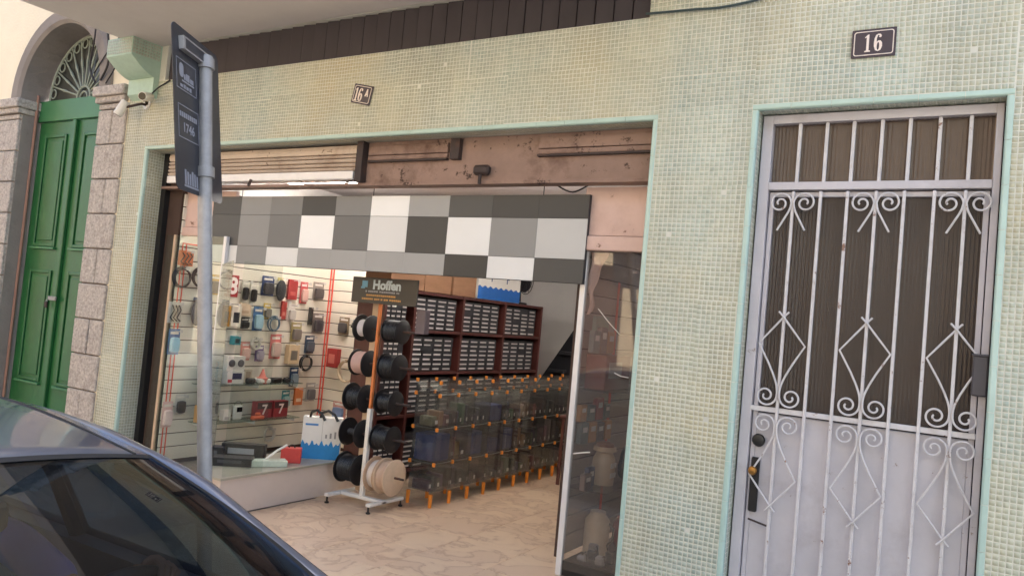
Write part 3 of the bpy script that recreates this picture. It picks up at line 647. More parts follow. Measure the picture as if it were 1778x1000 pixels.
# ---- right showcase
rs = thing('right_showcase', 'right showcase with white aluminium edge and dark glass with painted reflection haze', 'showcase', (-1.9, .6, FLOOR))
bevel(MB().box(-2.112, -2.075, .285, .32, FLOOR + .001, 2.245).build('aluminium_post', 'alu', rs), .004)
MB().box(-2.074, -1.64, .298, .304, FLOOR + .04, 2.24).build('glass_pane', 'glass_r', rs)
MB().box(-2.074, -1.64, .30, 1.6, FLOOR + .001, FLOOR + .09).build('base', 'blackmetal', rs)
MB().box(-2.15, -2.13, .33, 1.7, FLOOR + .09, 2.6).build('back_board', 'slatback', rs)
zs = FLOOR + .1; slat_r = cmat((150, 136, 128), .55)
me_s = MB().bbox(-2.13, -2.115, .335, 1.68, 0, .1065, .003).mesh('slat_board'); me_s.materials.append(slat_r)
irs = Matrix.Translation(rs.location).inverted()
while zs < 2.5:
    o = bpy.data.objects.new('slat_board', me_s); COL.objects.link(o); o.parent = rs; o.matrix_parent_inverse = irs; o.location = (0, 0, zs); zs += .1145
MB().box(-2.1145, -2.111, .87, .90, FLOOR + .1, 2.1).build('red_tape', 'redtape', rs)
for z in (1.40, .80): MB().box(-2.11, -1.86, .36, 1.0, z, z + .008).build('glass_shelf', 'acrylic', rs)
MB().tube([(-2.06, .294, 1.02), (-2.0, .294, 1.035), (-1.955, .294, 1.045)], .004, 5).build('tape_strip', 'white', rs)
MB().tube([(-1.98, .294, 1.90), (-1.90, .294, 1.82), (-1.83, .294, 1.76)], .0025, 5).build('tape_strip', 'white', rs)
MB().tube([(-1.84, .294, 1.53), (-1.80, .294, 1.515), (-1.75, .294, 1.512)], .003, 5).build('tape_strip', 'white', rs)
cu = MB().sheet(lambda a, b: (-2.07 + .012 * math.sin(b * 9) + a * (.09 * (b ** 1.5) + .012 * math.sin(b * 14) + .02), .325 + .012 * math.sin(a * 6 + b * 5), 1.86 + b * .38), 6, 14)
cu = tag(cu.build('torn_paper', 'pinkpaint', smooth=True), 'torn strip of pink paper hanging inside the right showcase', 'paper')
md = cu.modifiers.new('thick', 'SOLIDIFY'); md.thickness = .001

# ================================================================== GOODS ON THE SLAT WALL
SX = -5.914
def card(t, y, z, w_, h_, col, name='card', d=.004, wall='X'):
    if wall == 'X': return MB().bbox(SX + .010, SX + .010 + d, y - w_ / 2, y + w_ / 2, z - h_ / 2, z + h_ / 2, .001).build(name, cmat(col), t)
    return MB().bbox(y - w_ / 2, y + w_ / 2, 2.085 - d, 2.085, z - h_ / 2, z + h_ / 2, .001).build(name, cmat(col), t)
def hook(t, y, z, wall='X'):
    if wall == 'X': MB().tube([(SX + .001, y, z), (SX + .09, y, z), (SX + .10, y, z + .012)], .0025, 5).build('hook', 'alu', t); MB().box(SX + .1005, SX + .1015, y - .016, y + .016, z - .012, z + .014).build('price_tag', 'label', t)
    else: MB().tube([(y, 2.094, z), (y, 2.01, z), (y, 2.0, z + .012)], .0025, 5).build('hook', 'alu', t)
def blob(t, y, z, w_, h_, d, col, name='bulge', wall='X', rough=.3):
    bm = bmesh.new(); bmesh.ops.create_cube(bm, size=1)
    bmesh.ops.subdivide_edges(bm, edges=bm.edges, cuts=2, use_grid_fill=True)
    for v_ in bm.verts:
        p = v_.co; n_ = p.normalized() * .6; p = p.lerp(n_, .5)
        v_.co = Vector((SX + .014 + (p.x + .5) * d, y + p.y * w_, z + p.z * h_)) if wall == 'X' else Vector((y + p.y * w_, 2.081 - (p.x + .5) * d, z + p.z * h_))
    o = MB().addbm(bm).build(name, cmat(col, rough), t, smooth=True); return o
def pack(name, label, cat, y, z, w_, h_, ccol, bcol, kind='blister', wall='X'):
    t = thing(name, label, cat, (SX if wall == 'X' else y, y if wall == 'X' else 2.085, z - h_ / 2), 'accessories hanging on the slat wall')
    if kind == 'blister':
        card(t, y, z, w_, h_, ccol, wall=wall); hook(t, y, z + h_ * .43, wall); blob(t, y, z - h_ * .12, w_ * .78, h_ * .58, .035, bcol, wall=wall)
        card(t, y, z + h_ * .34, w_ * .7, h_ * .10, (230, 222, 214), 'header', .006, wall)
    elif kind == 'coil':
        r = min(w_, h_) * .40; m_ = MB()
        for k in range(4):
            c_ = (SX + .02 + k * .008, y + random.uniform(-.004, .004), z + random.uniform(-.004, .004)) if wall == 'X' else (y, 2.07 - k * .008, z)
            m_.torus(c_, r + random.uniform(-.008, .008), .0065, wall, 30, 6)
        m_.build('coil', cmat(bcol), t, smooth=True); hook(t, y, z + r, wall)
        if wall == 'X': MB().box(SX + .012, SX + .055, y - .012, y + .012, z + r - .014, z + r + .014).build('tie', cmat(ccol), t)
        else: MB().box(y - .012, y + .012, 2.035, 2.082, z + r - .014, z + r + .014).build('tie', cmat(ccol), t)
    elif kind == 'box':
        d = .06
        if wall == 'X': MB().bbox(SX + .012, SX + .012 + d, y - w_ / 2, y + w_ / 2, z - h_ / 2, z + h_ / 2, .002).build('carton', cmat(ccol), t); MB().box(SX + .0725, SX + .074, y - w_ * .3, y + w_ * .3, z - h_ * .3, z + h_ * .2).build('print', cmat(bcol), t)
        else: MB().bbox(y - w_ / 2, y + w_ / 2, 2.082 - d, 2.082, z - h_ / 2, z + h_ / 2, .002).build('carton', cmat(ccol), t); MB().box(y - w_ * .3, y + w_ * .3, 2.0205, 2.0215, z - h_ * .3, z + h_ * .2).build('print', cmat(bcol), t)
        hook(t, y, z + h_ * .5 + .01, wall)
    elif kind == 'cables':
        card(t, y, z, w_, h_, ccol); hook(t, y, z + h_ * .43)
        for k in range(3):
            a = y - w_ * .25 + k * w_ * .25
            MB().tube([(SX + .02, a, z + h_ * .35), (SX + .03, a + .015, z + .02), (SX + .03, a - .02, z - h_ * .25), (SX + .025, a + .02, z - h_ * .4)], .006, 6).build('lead', cmat(bcol), t, smooth=True)
    elif kind == 'oval':
        m_ = MB(); m_.lathe([(0, .4), (.02, .5), (.035, .46), (.045, .2)], (0, 0, 0), 'X', 28); m_.v = [(SX + .012 + p[0], y + p[1] * w_, z + p[2] * h_) for p in m_.v]
        m_.build('body', cmat(bcol), t, smooth=True); card(t, y, z + h_ * .52, w_ * .6, .03, ccol); hook(t, y, z + h_ * .54)
    elif kind == 'strip':
        card(t, y, z, w_, h_, ccol, d=.02); hook(t, y, z + h_ * .45); MB().box(SX + .031, SX + .032, y - w_ * .3, y + w_ * .3, z - h_ * .3, z - h_ * .1).build('print', cmat(bcol), t)
    return t
G = [
 ('cable_pack', 'orange and black cable pack above the two dark coils', 'cable pack', .30, 2.06, .15, .13, (214, 116, 70), (90, 76, 66), 'cables'),
 ('cable_coil', 'large dark cable coil at the far left of the slat wall', 'cable coil', .27, 1.89, .20, .22, (60, 60, 60), (40, 40, 44), 'coil'),
 ('cable_coil', 'dark cable coil half hidden by the street pole', 'cable coil', .46, 1.91, .20, .22, (60, 60, 60), (40, 40, 44), 'coil'),
 ('cable_pack', 'black cables pack on pale card below the leftmost coil', 'cable pack', .25, 1.59, .13, .18, (206, 200, 190), (34, 34, 38), 'cables'),
 ('speaker_puck', 'dark grey oval gadget hanging beside the street pole', 'gadget', .46, 1.60, .13, .23, (70, 86, 110), (78, 82, 94), 'oval'),
 ('blister_pack', 'light blue blister pack at the far left, above the toy box', 'blister pack', .27, 1.34, .11, .22, (70, 110, 160), (150, 200, 226), 'blister'),
 ('blister_pack', 'pale pink blister pack low at the far left', 'blister pack', .28, .72, .10, .22, (226, 190, 186), (230, 206, 204), 'blister'),
 ('earphone_pack', 'narrow black earphones on white card beside the red card', 'earphones', .96, 1.83, .07, .20, (210, 202, 190), (36, 34, 36), 'blister'),
 ('earphone_pack', 'narrow black earphones on white card beside the dark blue pack', 'earphones', 1.06, 1.82, .07, .20, (214, 206, 196), (44, 40, 40), 'blister'),
 ('blister_pack', 'dark blue blister pack in the top row', 'blister pack', 1.23, 1.90, .15, .19, (46, 64, 112), (58, 56, 62), 'blister'),
 ('mouse_pack', 'black oval mouse on a hook in the top row', 'mouse', 1.38, 1.87, .12, .21, (206, 190, 120), (48, 48, 52), 'oval'),
 ('card_pack', 'plain red card in the top row', 'card pack', 1.54, 1.89, .12, .20, (172, 56, 56), (196, 90, 84), 'strip'),
 ('blister_pack', 'slim pink and red blister pack in the top row', 'blister pack', 1.70, 1.87, .10, .22, (206, 92, 92), (214, 170, 160), 'blister'),
 ('blister_pack', 'grey and black pack in the top row by the corner', 'blister pack', 1.90, 1.90, .15, .19, (150, 138, 130), (84, 76, 76), 'blister'),
 ('small_box', 'narrow mustard yellow box next to the aluminium post', 'box', .74, 1.59, .08, .19, (186, 138, 62), (90, 60, 40), 'box'),
 ('screen_pack', 'white card with a small dark screen', 'gadget', .85, 1.59, .11, .19, (222, 214, 200), (40, 42, 48), 'box'),
 ('card_pack', 'beige card pack above a small black plug', 'card pack', .98, 1.66, .13, .12, (216, 190, 166), (190, 160, 136), 'strip'),
 ('plug_pack', 'small black plug under the beige card', 'plug', 1.0, 1.53, .09, .10, (60, 60, 62), (38, 38, 40), 'blister'),
 ('blister_pack', 'blue blister pack in the second row beside the cable ring', 'blister pack', 1.15, 1.58, .12, .23, (66, 104, 150), (160, 196, 216), 'blister'),
 ('card_pack', 'narrow red strip above the blue cable ring', 'card pack', 1.45, 1.68, .06, .18, (178, 62, 56), (206, 120, 110), 'strip'),
 ('cable_coil', 'small blue grey cable ring in the second row', 'cable coil', 1.34, 1.54, .17, .16, (90, 110, 130), (84, 108, 128), 'coil'),
 ('stylus_pack', 'thin black stick hanging near the corner', 'gadget', 1.82, 1.64, .05, .18, (50, 46, 46), (30, 30, 32), 'strip'),
 ('blister_pack', 'dark grey pack in the second row at the corner', 'blister pack', 1.94, 1.57, .15, .21, (130, 118, 112), (76, 70, 74), 'blister'),
 ('blister_pack', 'grey pack with yellow header in the second row', 'blister pack', 1.65, 1.47, .14, .19, (176, 160, 110), (122, 112, 108), 'blister'),
 ('small_box', 'tiny teal box on the third row', 'box', .89, 1.37, .08, .08, (70, 150, 160), (30, 60, 70), 'box'),
 ('blister_pack', 'pink blister pack on the third row above the shelf', 'blister pack', 1.04, 1.27, .11, .17, (224, 150, 140), (232, 190, 178), 'blister'),
 ('blister_pack', 'tall red and grey blister pack in the middle of the wall', 'blister pack', 1.40, 1.32, .14, .24, (214, 120, 116), (206, 180, 170), 'blister'),
 ('card_pack', 'beige card with a grey gadget on the third row', 'card pack', 1.60, 1.25, .14, .19, (214, 190, 156), (126, 118, 108), 'box'),
 ('blister_pack', 'dark blue grey pack on the third row by the corner', 'blister pack', 1.85, 1.35, .13, .18, (62, 76, 96), (90, 96, 108), 'blister'),
 ('cable_coil', 'black tangled cable coil near the corner above the shelf', 'cable coil', 1.81, 1.16, .19, .18, (40, 40, 40), (24, 24, 26), 'coil'),
 ('blister_pack', 'dark blue blister pack at the right end of the upper shelf', 'blister pack', 1.68, 1.02, .11, .19, (48, 74, 112), (120, 136, 150), 'blister'),
]
G += [
 ('blister_pack', 'mustard headed cable pack between the two dark coils row and the top row', 'blister pack', .62, 1.86, .12, .18, (196, 160, 86), (90, 84, 80), 'blister'),
 ('blister_pack', 'white and grey pack left of the light blue pack row', 'blister pack', .62, 1.33, .11, .17, (214, 208, 200), (150, 146, 146), 'blister'),
 ('cable_coil', 'thin white cable ring above the tiny teal box', 'cable coil', 1.14, 1.34, .13, .13, (200, 196, 188), (206, 200, 190), 'coil'),
 ('blister_pack', 'small purple pack between the pink pack and the red and grey pack', 'blister pack', 1.21, 1.25, .10, .15, (112, 84, 130), (170, 160, 176), 'blister'),
 ('blister_pack', 'yellow headed pack right of the blue blister pack in the second row', 'blister pack', 1.25, 1.66, .09, .15, (206, 176, 80), (120, 112, 104), 'blister'),
 ('blister_pack', 'white cable pack between the red strip and the grey pack', 'blister pack', 1.56, 1.66, .10, .17, (220, 212, 204), (190, 184, 178), 'blister'),
 ('card_pack', 'orange card low on the slat wall under the upper shelf', 'card pack', 1.76, .82, .11, .17, (206, 116, 62), (230, 200, 170), 'strip'),
 ('blister_pack', 'grey pack low by the corner above the paper bag', 'blister pack', 1.93, .86, .13, .19, (176, 168, 160), (112, 108, 110), 'blister'),
 ('blister_pack', 'teal pack under the upper shelf beside the red boxes', 'blister pack', 1.60, .80, .10, .17, (70, 136, 140), (160, 190, 190), 'blister'),
 ('blister_pack', 'black and white pack low at the far left above the pink pack', 'blister pack', .40, .80, .10, .18, (210, 204, 198), (54, 52, 54), 'blister'),
 ('cable_coil', 'white cable bundle low on the slat wall under the lower shelf', 'cable coil', 1.42, .46, .17, .16, (190, 186, 180), (210, 204, 196), 'coil'),
]
for (n_, lab, cat, y, z, w_, h_, c1, c2, kd) in G: pack(n_, lab, cat, y, z, w_, h_, c1, c2, kd)
for a in [
 ('card_pack', 'red card on the back slat wall right of the corner', 'card pack', -5.74, 1.23, .14, .19, (168, 56, 54), (210, 120, 110), 'box'),
 ('cable_coil', 'large beige cable bundle on the back slat wall', 'cable coil', -5.55, 1.11, .26, .26, (160, 140, 110), (196, 176, 150), 'coil'),
 ('blister_pack', 'dark pack on the back slat wall beside the cable reels', 'blister pack', -5.67, 1.57, .14, .18, (140, 120, 96), (86, 80, 80), 'blister'),
 ('blister_pack', 'small grey pack on the back slat wall behind the top reel', 'blister pack', -5.50, 1.60, .10, .09, (120, 120, 124), (96, 92, 92), 'blister'),
 ('blister_pack', 'pink and blue pack behind the paper bag', 'blister pack', -5.62, .70, .18, .18, (206, 150, 140), (120, 140, 176), 'blister')]:
    pack(*a, wall='Y')
# red card with white i8
t = thing('logo_card', 'red card with white i8 lettering beside the aluminium post', 'card', (SX, .79, 1.77))
card(t, .80, 1.865, .17, .20, (150, 40, 44)); me = place_flat(text_mesh('i8', .21, .001, .006), (SX + .0155, .80, 1.86), (0, 1, 0), (0, 0, 1)); link('lettering', me, cmat((232, 220, 214)), t)
# things on the upper glass shelf (top at .982)
def tbox(name, label, cat, x0, x1, y0, y1, z0, z1, col, prints=(), group=None):
    t = thing(name, label, cat, ((x0 + x1) / 2, (y0 + y1) / 2, z0), group)
    MB().bbox(x0, x1, y0, y1, z0 + .0005, z1, .002).build('carton', cmat(col), t)
    for (a, b, c_, d_, pc) in prints:      # print on the +X face, relative 0..1
        MB().box(x1 + .0003, x1 + .0012, y0 + (y1 - y0) * a, y0 + (y1 - y0) * b, z0 + (z1 - z0) * c_, z0 + (z1 - z0) * d_).build('print', cmat(pc), t)
    return t
Z1_, Z2_, Z3_ = .982, .648, .550
t = tbox('toy_box', 'light blue toy box with red and black figure on the upper shelf', 'toy box', -5.86, -5.80, .52, .68, Z1_, Z1_ + .20, (82, 158, 190), [(.1, .9, .05, .3, (60, 126, 160))])
MB().tube([(-5.775, .56, Z1_ + .004), (-5.78, .60, Z1_ + .12), (-5.775, .64, Z1_ + .004)], .008, 6).build('tripod', 'black', t); MB().bbox(-5.80, -5.77, .55, .65, Z1_ + .15, Z1_ + .20, .012).build('figure_head', cmat((204, 60, 74)), t); MB().tube([(-5.785, .60, Z1_ + .11), (-5.785, .60, Z1_ + .16)], .02, 8).build('figure_body', 'black', t)
t = tbox('camera_box', 'white box with two round camera lenses on the upper shelf', 'box', -5.86, -5.79, .76, .96, Z1_ + .115, Z1_ + .25, (228, 222, 214))
for y in (.81, .91): MB().lathe([(0, .034), (.006, .034), (.008, .026), (.012, .02)], (-5.789, y, Z1_ + .185), 'X', 20).build('lens_print', cmat((90, 86, 88)), t)
t = tbox('camera_box', 'white box with dark screen picture under the lens box', 'box', -5.86, -5.785, .77, .96, Z1_, Z1_ + .113, (224, 218, 212), [(.3, .85, .35, .85, (56, 54, 90)), (.05, .3, .1, .35, (190, 60, 70))])
tbox('small_box', 'cream box behind the black plug on the upper shelf', 'box', -5.88, -5.82, .99, 1.08, Z1_, Z1_ + .13, (208, 194, 172), [(.2, .8, .3, .8, (170, 150, 130))])
t = thing('power_plug', 'small black power plug on the upper shelf', 'plug', (-5.77, 1.03, Z1_)); MB().bbox(-5.80, -5.74, .98, 1.07, Z1_ + .0005, Z1_ + .05, .012).build('body', 'black', t); MB().tube([(-5.77, 1.07, Z1_ + .02), (-5.75, 1.09, Z1_ + .008), (-5.73, 1.07, Z1_ + .006)], .004, 5).build('lead', 'black', t)
t = thing('figurine', 'small pink and white figurine on the upper shelf', 'figurine', (-5.79, 1.18, Z1_)); MB().lathe([(0, .05), (.05, .055), (.055, .035), (.09, .02), (.13, .008)], (-5.79, 1.18, Z1_ + .0005), 'Z', 20).build('body', cmat((214, 120, 108)), t, smooth=True); MB().bbox(-5.84, -5.74, 1.11, 1.25, Z1_ + .0008, Z1_ + .045, .01).build('stand', 'white', t)
t = thing('power_adapter', 'black power adapter with curled cable on the upper shelf', 'adapter', (-5.78, 1.38, Z1_)); MB().bbox(-5.81, -5.75, 1.28, 1.40, Z1_ + .0005, Z1_ + .05, .01).build('brick', 'black', t); MB().bbox(-5.80, -5.75, 1.43, 1.51, Z1_ + .0005, Z1_ + .04, .01).build('plug', 'black', t)
MB().tube([(-5.77, 1.40, Z1_ + .03), (-5.75, 1.45, Z1_ + .055), (-5.73, 1.52, Z1_ + .02), (-5.71, 1.49, Z1_ - .03), (-5.705, 1.45, Z1_ - .015), (-5.72, 1.42, Z1_ + .02)], .004, 6).build('lead', 'black', t, smooth=True)
# lower glass shelf
t = thing('gadget_bottle', 'dark gadget standing on an orange box beside the pole', 'gadget', (-5.80, .53, Z2_)); MB().bbox(-5.84, -5.77, .50, .61, Z2_ + .0005, Z2_ + .15, .004).build('carton', cmat((206, 156, 96)), t); MB().lathe([(0, .035), (.13, .035), (.15, .02), (.19, .022), (.20, .012)], (-5.80, .55, Z2_ + .1505), 'Z', 18).build('body', 'charcoal', t, smooth=True)
tbox('small_box', 'small white box at the left end of the lower shelf', 'box', -5.85, -5.79, .78, .86, Z2_, Z2_ + .10, (226, 220, 212), [(.2, .8, .1, .35, (190, 180, 176))])
t = thing('phone_stand', 'white gadget with small dark screen and wire loop on the lower shelf', 'gadget', (-5.80, .95, Z2_)); MB().bbox(-5.83, -5.80, .90, 1.0, Z2_ + .0005, Z2_ + .13, .01).build('body', 'white', t); MB().box(-5.7995, -5.798, .93, .99, Z2_ + .07, Z2_ + .115).build('screen', 'lens', t); MB().torus((-5.815, .95, Z2_ + .13), .04, .003, 'X', 16, 5, 0, math.pi).build('loop', cmat((150, 150, 120)), t)
for (y0, y1, lab) in ((1.15, 1.34, 'red and black box with a white 7 on the lower shelf, left one'), (1.36, 1.54, 'red and black box with a white 7 on the lower shelf, right one')):
    t = tbox('game_box', lab, 'box', -5.86, -5.79, y0, y1, Z2_, Z2_ + .155, (150, 46, 56), [(.04, .96, .55, .95, (66, 34, 40))], 'boxes marked 7')
    link('lettering', place_flat(text_mesh('7', .13, .0006, .003), (-5.7883, (y0 + y1) / 2, Z2_ + .075), (0, 1, 0), (0, 0, 1)), cmat((230, 214, 210)), t)
t = thing('toy_bits', 'orange plastic toy in front of the red boxes', 'toy', (-5.74, 1.13, Z2_)); MB().bbox(-5.77, -5.72, 1.06, 1.20, Z2_ + .0005, Z2_ + .035, .01).bbox(-5.76, -5.73, 1.10, 1.16, Z2_ + .035, Z2_ + .065, .01).build('body', cmat((222, 100, 64)), t)
# plinth top goods
def gbox(name, label, cat, c, s, rz, col, pr=None):
    t = thing(name, label, cat, c, None, R(rz) or 1e-6)
    MB().bbox(-s[0] / 2, s[0] / 2, -s[1] / 2, s[1] / 2, .0005, s[2], .003).build('carton', cmat(col), t)
    if pr: MB().box(-s[0] * .35, s[0] * .25, -s[1] / 2 - .0012, -s[1] / 2 - .0003, s[2] * .4, s[2] * .75).build('print', cmat(pr), t)
    return t
gbox('keyboard_box', 'black carton lying at the bottom of the left showcase', 'box', (-4.62, -.06, Z3_), (.28, .13, .06), 40, (34, 34, 38), (70, 70, 76))
gbox('keyboard_box', 'black carton standing behind the lying one in the left showcase', 'box', (-4.72, .12, Z3_), (.32, .08, .125), 38, (28, 28, 32), (150, 150, 156))
gbox('keyboard_box', 'small black carton beside the aluminium post', 'box', (-4.86, -.05, Z3_), (.17, .10, .10), 36, (44, 42, 46), (90, 90, 96))
t = gbox('card_pack', 'pale green and white flat pack on the plinth', 'pack', (-4.46, .13, Z3_), (.26, .10, .045), 58, (196, 204, 186)); MB().tube([(-.02, 0, .05), (.06, .02, .11), (.13, .02, .15)], .008, 6).build('arm', 'white', t)
t = gbox('gift_box', 'small red box beside the paper bag', 'box', (-4.47, .36, Z3_), (.15, .09, .11), 42, (196, 66, 60)); MB().torus((0, 0, .11), .022, .005, 'Y', 12, 5, 0, math.pi).build('handle', 'black', t)
bg_ = thing('paper_bag', 'white paper bag with blue wave print and black handles', 'bag', (-4.46, .66, Z3_), None, R(38))
MB().prism([(-.15, -.055), (.15, -.055), (.155, 0), (.15, .055), (-.15, .055), (-.155, 0)], .0005, .33, 'Z').build('bag', 'white', bg_)
wv = [(-.151 + .302 * k / 30, .125 + .016 * math.sin(k * 1.7) + .012 * math.sin(k * .9)) for k in range(31)]
MB().prism([(-.151, .003)] + [(.151, .003)] + wv[::-1], -.0575, -.0555, 'Y').build('wave_print', cmat((36, 128, 190)), bg_)
MB().box(-.13, -.03, -.0573, -.0556, .265, .28).build('print', cmat((70, 130, 190)), bg_); MB().box(.002, .006, -.0573, -.0556, .13, .33).build('crease', cmat((190, 184, 178)), bg_)
for k in range(3): MB().box(.03 + k * .035, .045 + k * .035, -.0573, -.0556, .17, .20 + .012 * k).build('print', cmat((150, 146, 144)), bg_)
for k, (a, b) in enumerate(((-.10, .0), (-.02, .10))): MB().tube([(a, -.05, .33), (a + .01, -.06, .37), ((a + b) / 2, -.075, .39), (b - .01, -.06, .36), (b + .02, -.065, .31)], .011, 6).build('handle', 'black', bg_, smooth=True)

# ================================================================== CABLE REELS ON STAND
st = thing('reel_stand', 'white and orange stand carrying cable reels by the shop entrance', 'stand', (-3.93, .62, FLOOR))
bx = MB().bbox(-4.16, -3.72, .58, .63, FLOOR + .05, FLOOR + .075, .004); bx.build('base_bar', 'white', st)
for x in (-4.15, -3.74): MB().bbox(x - .02, x + .02, .44, .84, FLOOR + .05, FLOOR + .074, .004).build('base_foot', 'white', st)
for x in (-4.15, -3.74):
    for y in (.455, .825): MB().lathe([(0, .016), (.01, .018), (.012, .008), (.05, .008)], (x, y, FLOOR + .0005), 'Z', 12).build('foot', 'black', st)
bevel(MB().box(-3.955, -3.92, .585, .62, FLOOR + .075, 1.02).build('lower_post', 'white', st), .004)
bevel(MB().box(-3.949, -3.926, .590, .615, 1.021, 2.0).build('upper_post', 'orangepost', st), .004)
bevel(MB().box(-4.10, -4.045, .70, .74, FLOOR + .075, 2.0).build('rear_post', 'creampost', st), .004)
for z in (1.62, 1.35, 1.08, .81, .535): MB().tube([(-4.26, .655, z), (-3.60, .655, z)], .009, 8).build('axle', 'darksteel', st)
rz = [1.62, 1.35, 1.08, .81, .535]
def reel(label, xc, z, width, rf, rc, cab, fl='black'):
    t = thing('cable_reel', label, 'cable reel', (xc, .655, z - rf), 'cable reels on the stand'); a = width / 2
    for s in (-1, 1): MB().lathe([(s * a, .016), (s * a, rf), (s * (a + .006), rf + .001), (s * (a + .009), rf - .004), (s * (a + .009), .016)], (xc, .655, z), 'X', 32).build('flange', fl, t, smooth=True)
    prof = []; n = max(6, int(width / .012))
    for k in range(n):
        x0 = -a + .002 + (width - .004) * k / n; x1 = x0 + (width - .004) / n
        prof += [(x0, rc - .003), ((x0 + x1) / 2, rc + random.uniform(.001, .004))]
    prof.append((a - .002, rc - .003)); MB().lathe(prof, (xc, .655, z), 'X', 28).build('wound_cable', cab, t, smooth=True)
    return t
reel('top left reel of white cable on the stand', -4.10, rz[0], .10, .104, .064, cmat((222, 214, 214)))
reel('reel of pinkish beige cable, second from top on the left', -4.10, rz[1], .12, .102, .085, cmat((206, 172, 160)))
reel('reel of black cable in the middle of the left column', -4.11, rz[2], .14, .108, .08, 'black')
reel('nearly empty black reel, fourth on the left', -4.11, rz[3], .14, .108, .022, 'charcoal')
reel('bottom left reel full of black cable', -4.11, rz[4], .16, .118, .098, 'black')
reel('wide black cable reel at the top right of the stand', -3.81, rz[0], .13, .092, .082, 'black')
reel('wide black cable reel, second from top on the right', -3.81, rz[1], .13, .100, .088, 'black')
reel('black cable reel in the middle of the right column', -3.81, rz[2], .13, .094, .066, 'black')
reel('wide black cable reel, fourth on the right', -3.81, rz[3], .14, .100, .084, 'black')
reel('white cable reel at the bottom beside the white post', -3.84, rz[4], .075, .13, .10, cmat((222, 210, 200)), cmat((196, 166, 140)))
reel('bottom right reel of beige cable with beige flanges', -3.735, rz[4], .085, .135, .115, cmat((200, 172, 150)), cmat((206, 180, 154)))
t = thing('reel_sign', 'black sign board with white and yellow lettering above the cable reels', 'sign', (-3.87, .55, 1.82))
MB().bbox(-4.19, -3.55, .545, .557, 1.815, 2.012, .002).build('board', cmat((34, 30, 36), .3), t)
def on_sign(me, x, z, col): link('lettering', place_flat(me, (x, .5435, z), (1, 0, 0), (0, 0, 1)), cmat(col), t)
on_sign(text_mesh('Hoffen', .095, .0006, .004, 1.05), -3.845, 1.955, (206, 216, 222))
MB().bbox(-4.09, -4.035, .5425, .5445, 1.935, 1.985, .001).bbox(-4.10, -4.06, .5425, .5445, 1.925, 1.94, .001).build('emblem', cmat((120, 176, 206)), t)
def words(x0, x1, z, h_, col, seed):
    rr_ = random.Random(seed); x = x0; m_ = MB()
    while x < x1:
        wl = rr_.uniform(.012, .02); m_.box(x, min(x + wl, x1), .5428, .5445, z - h_ / 2 * rr_.uniform(.7, 1), z + h_ / 2); x += wl + (.004 if rr_.random() < .75 else .014)
    m_.build('small_lettering', cmat(col), t)
words(-4.05, -3.72, 1.905, .014, (150, 150, 160), 1); words(-4.04, -3.74, 1.876, .014, (190, 140, 80), 2); words(-4.08, -3.70, 1.848, .014, (190, 140, 80), 3)
tag(MB().bbox(-3.585, -3.50, .60, .66, 1.62, 1.80, .004).build('price_card', cmat((96, 84, 92))), 'grey card hanging below the reel sign', 'card')

# ================================================================== SMALL-PARTS CABINET
CX = -4.30
cb = thing('parts_cabinet', 'red brown wooden shelf cabinet filled with small-parts drawers', 'cabinet', (-4.45, 2.5, FLOOR))
Ys = [1.10, 1.50, 2.25, 3.03, 3.82]; Zs = [FLOOR + .08, .86, 1.235, 1.612, 1.955]
for y in Ys: bevel(MB().box(CX - .30, CX, y - .017, y + .017, FLOOR + .001, 1.97).build('upright', 'redwood', cb), .002)
for z in Zs:
    for a, b in zip(Ys[:-1], Ys[1:]): bevel(MB().box(CX - .298, CX - .004, a + .0175, b - .0175, z - .013, z + .013).build('shelf', 'redwood', cb), .002)
MB().box(CX - .32, CX - .301, Ys[0], Ys[-1], FLOOR + .001, 1.97).build('back_panel', cmat((60, 30, 28), .7), cb)
def organiser(y0, y1, z0, z1, label):
    t = thing('drawer_organiser', label, 'drawer unit', (CX - .15, (y0 + y1) / 2, z0), 'drawer units in the cabinet')
    MB().box(CX - .29, CX - .045, y0, y1, z0 + .0005, z1).build('case', 'black', t)
    nr = 7; nc = 4; f = MB(); l_ = MB(); rh = (z1 - z0 - .012) / nr; cw_ = (y1 - y0 - .012) / nc
    for i in range(nr):
        for j in range(nc):
            a = y0 + .006 + j * cw_; b = z0 + .006 + i * rh
            f.box(CX - .0445, CX - .035 + random.uniform(-.002, .003), a + .003, a + cw_ - .003, b + .003, b + rh - .003)
            if random.random() < .93: l_.box(CX - .0315, CX - .0305, a + cw_ * .12, a + cw_ * random.uniform(.72, .9), b + rh * .22, b + rh * random.uniform(.48, .60))
    f.build('drawer_fronts', 'charcoal', t)['kind'] = 'stuff'; l_.build('drawer_labels', 'label', t)['kind'] = 'stuff'
rn = ['floor', 'lower middle', 'upper middle', 'top']; cn = ['bay behind the cable reels', 'first bay right of the reels', 'middle bay', 'deepest bay']
for j in range(4):
    for i in range(4):
        a, b = Ys[j] + .03, Ys[j + 1] - .075; z0 = Zs[i] + .013; z1 = Zs[i + 1] - .028
        organiser(a, b, z0, min(z1, z0 + .32), 'black drawer unit with white labels, %s shelf, %s' % (rn[i], cn[j]))
tag(MB().bbox(CX - .31, CX - .02, 1.15, 1.62, 1.971, 2.30, .004).build('cardboard_box', 'cardboard'), 'brown cardboard box on the cabinet nearest the reels', 'box', 'boxes on the cabinet')
tag(MB().bbox(CX - .30, CX - .03, 1.64, 2.05, 1.971, 2.26, .004).build('cardboard_box', 'cardboard'), 'brown cardboard box on the cabinet, second from the reels', 'box', 'boxes on the cabinet')
tag(MB().bbox(CX - .31, CX - .02, 2.07, 2.46, 1.971, 2.28, .004).build('cardboard_box', 'cardboard'), 'brown cardboard box next to the white and blue carton', 'box', 'boxes on the cabinet')
